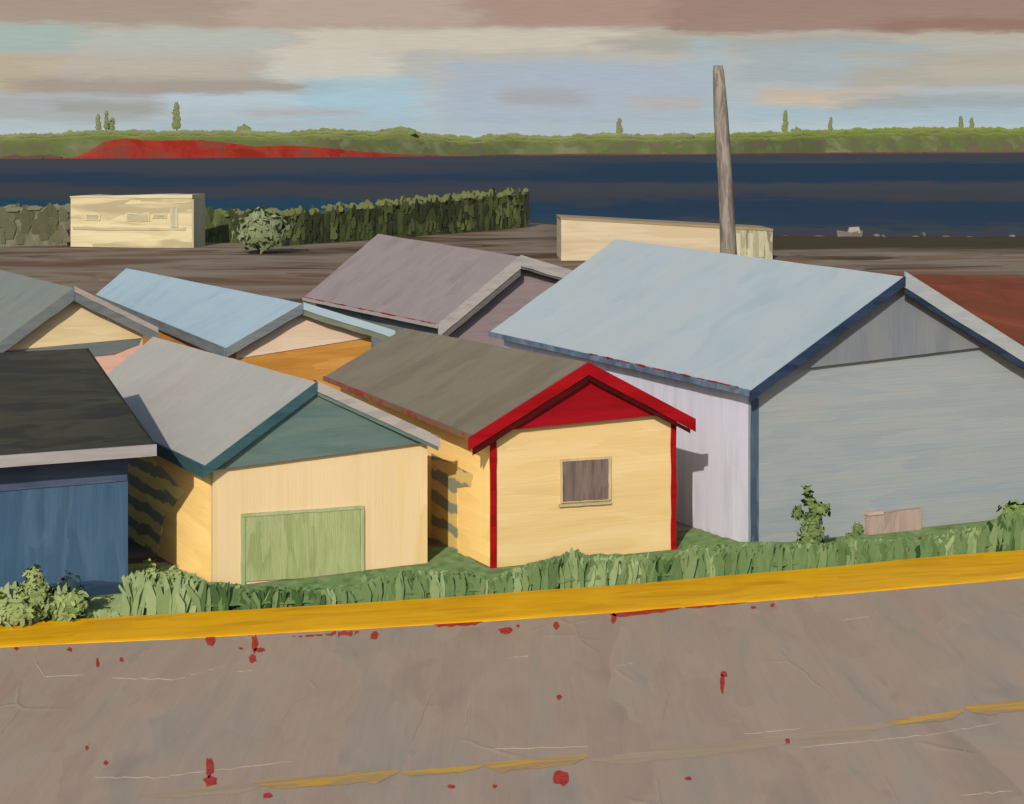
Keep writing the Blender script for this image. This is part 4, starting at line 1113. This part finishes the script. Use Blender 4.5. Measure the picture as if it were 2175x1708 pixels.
cc = bo + Vector((.35, 0, .62)); m.prism([cc + Vector((-.55, -.25, 0)), cc + Vector((.55, -.25, 0)), cc + Vector((.45, -.22, .55)), cc + Vector((-.4, -.22, .5))], (0, .5, 0)); m.build('cabin', paint('cabin', [(176, 160, 142), (190, 174, 152)], 'h', 0, 2.), root)

# ------------------------------------------------------------------ sky, sun, camera
SUN_AZ, SUN_EL = 13., 27.           # light travels towards +Y, slightly to the right
d = Vector((math.sin(R(SUN_AZ)) * math.cos(R(SUN_EL)), math.cos(R(SUN_AZ)) * math.cos(R(SUN_EL)), -math.sin(R(SUN_EL))))
sun = bpy.data.lights.new('sun', 'SUN'); sun.energy = 4.2; sun.angle = R(.6); sun.color = (1., .93, .82)
so = bpy.data.objects.new('sun', sun); col.objects.link(so); so.rotation_euler = d.to_track_quat('-Z', 'Y').to_euler(); so.location = (-6, -30, 30)

wd = bpy.data.worlds.new('World'); sc.world = wd; wd.use_nodes = True
t = NT(wd.node_tree); bg = wd.node_tree.nodes['Background']; bg.inputs['Strength'].default_value = .15
sky = t.new('ShaderNodeTexSky', sky_type='NISHITA', sun_disc=False, sun_elevation=R(SUN_EL), sun_rotation=R(180 + SUN_AZ))
tc = t.new('ShaderNodeTexCoord'); D_ = tc.outputs['Generated']
sp = t.new('ShaderNodeSeparateXYZ'); t.link(D_, sp.inputs[0])
azd = t.math('MULTIPLY', t.math('ARCTAN2', sp.outputs[0], sp.outputs[1]), 180 / math.pi)
eld = t.math('MULTIPLY', t.math('ARCSINE', sp.outputs[2]), 180 / math.pi)
cv = t.new('ShaderNodeCombineXYZ'); t.link(azd, cv.inputs[0]); t.link(eld, cv.inputs[1])
base = cv.outputs[0]
_, w1_ = t.noise(t.vmath('MULTIPLY', base, (.45, 2.2, 1)), 1., 4., .6, .4)
_, w2_ = t.noise(t.vmath('MULTIPLY', base, (1.1, 9., 1)), 1., 3., .6, .0)
q = t.vmath('ADD', base, t.vmath('MULTIPLY', t.vmath('SUBTRACT', w1_, (.5, .5, .5)), (2.6, .42, 0)))
q = t.vmath('ADD', q, t.vmath('MULTIPLY', t.vmath('SUBTRACT', w2_, (.5, .5, .5)), (1.6, .20, 0)))
def A_(x): return math.degrees(math.atan((x - CX) / F))
def E_(y): return math.degrees(math.atan((HY - y) / F))
def cl(c): return tuple(x / .15 for x in lin(c))
sq = t.new('ShaderNodeSeparateXYZ'); t.link(q, sq.inputs[0])
stops = [(305, (176, 189, 193)), (250, (172, 185, 190)), (200, (171, 179, 182)), (130, (177, 176, 169)), (62, (176, 168, 154)), (0, (164, 146, 132))]
c = t.ramp(t.math('DIVIDE', sq.outputs[1], E_(0), clamp=True), [(E_(y) / E_(0), lin(k)) for y, k in stops])
c = t.vmath('SCALE', c, sc_=1 / .15)
STROKES = [
 (-200, -200, 1420, 60, (160, 143, 128), .8), (470, -200, 1000, 58, (180, 160, 147), .8), (1000, -200, 1520, 56, (166, 137, 124), .8), (1400, -200, 2600, 74, (150, 124, 111), .9), (1850, 44, 2600, 78, (142, 110, 96), .7),
 (-200, 55, 178, 120, (158, 172, 165), .85), (170, 64, 620, 108, (176, 181, 172), .8), (620, 60, 1330, 112, (200, 191, 173), .75), (360, 40, 1060, 150, (236, 231, 218), .85, 3.5), (420, 150, 1080, 270, (180, 200, 208), .55, 2.), (1250, 78, 1900, 112, (163, 160, 151), .8),
 (-200, 120, 160, 202, (178, 165, 140), .9), (120, 122, 570, 178, (176, 165, 150), .8), (20, 168, 720, 206, (157, 145, 133), .85), (560, 104, 850, 176, (206, 198, 180), .6),
 (340, 196, 720, 232, (176, 191, 199), .8), (620, 160, 900, 262, (158, 186, 197), .75), (930, 128, 1510, 262, (163, 174, 186), .8), (1050, 190, 1260, 226, (160, 155, 155), .6),
 (-200, 206, 360, 266, (160, 162, 158), .7), (90, 214, 350, 244, (152, 150, 143), .7), (500, 226, 760, 250, (166, 161, 160), .6),
 (1560, 92, 2010, 182, (157, 169, 173), .8), (1790, 112, 2600, 192, (171, 164, 149), .8), (1590, 188, 1920, 230, (190, 173, 153), .75), (1740, 202, 2600, 238, (152, 162, 163), .8), (1550, 226, 2600, 264, (160, 179, 187), .8), (1455, 80, 1560, 262, (159, 178, 186), .7), (1340, 200, 1510, 236, (178, 168, 160), .6),
 (-200, 60, 170, 112, (160, 178, 170), .8), (60, 128, 480, 160, (184, 174, 158), .6), (380, 200, 640, 216, (176, 190, 200), .7), (640, 196, 900, 222, (160, 190, 202), .7), (1600, 206, 1860, 222, (200, 182, 162), .7), (1950, 140, 2600, 172, (182, 174, 158), .6), (1690, 120, 1960, 150, (164, 176, 180), .6), (1120, 140, 1420, 178, (164, 175, 190), .6), (-200, 262, 360, 284, (170, 184, 188), .7),
 (900, 246, 1520, 290, (163, 175, 182), .6), (300, 250, 900, 292, (162, 178, 186), .7),
]
for x0, y0, x1, y1, k, al, *so_ in STROKES:
    so_ = so_[0] if so_ else 1.
    cx_, cy_ = (A_(x0) + A_(x1)) / 2, (E_(y0) + E_(y1)) / 2; hx, hy = abs(A_(x1) - A_(x0)) / 2, abs(E_(y0) - E_(y1)) / 2
    dv = t.vmath('ABSOLUTE', t.vmath('SUBTRACT', q, (cx_, cy_, 0)))
    dv = t.vmath('SUBTRACT', dv, (hx, hy, 0) if so_ == 1 else (hx - .9 * so_, max(.05, hy - .2 * so_), 0))
    s3 = t.new('ShaderNodeSeparateXYZ'); t.link(dv, s3.inputs[0])
    mk = t.math('MULTIPLY', t.math('DIVIDE', t.math('SUBTRACT', .25 if so_ == 1 else 0., s3.outputs[0]), .9 * so_, clamp=True), t.math('DIVIDE', t.math('SUBTRACT', .06 if so_ == 1 else 0., s3.outputs[1]), .20 * so_, clamp=True))
    c = t.mix(t.math('MULTIPLY', mk, al), c, cl(k))
n4, _ = t.noise(t.vmath('MULTIPLY', base, (1.2, 22., 1)), 1., 3., .6, .2)
c = t.vmath('SCALE', c, sc_=t.math('ADD', t.math('MULTIPLY', n4, .26), .94))
up = t.math('DIVIDE', t.math('SUBTRACT', eld, 5.5), 6., clamp=True)
dn = t.math('DIVIDE', t.math('SUBTRACT', -.2, eld), .5, clamp=True)
c = t.mix(up, c, sky.outputs[0])
c = t.mix(dn, c, (.6, .55, .5))
t.link(c, bg.inputs['Color'])

cam = bpy.data.cameras.new('camera'); co = bpy.data.objects.new('camera', cam); col.objects.link(co)
co.location = (0, 0, EYE); co.rotation_euler = (R(90), 0, 0)
cam.sensor_width = 36; cam.lens = 36 * F / 2175; cam.shift_y = -(854 - HY) / 2175; cam.clip_start = .5; cam.clip_end = 20000
sc.camera = co
sc.cycles.max_bounces = 4; sc.cycles.diffuse_bounces = 3; sc.cycles.glossy_bounces = 2
sc.view_settings.view_transform = 'Standard'; sc.view_settings.look = 'None'; sc.view_settings.exposure = 0; sc.view_settings.gamma = 1
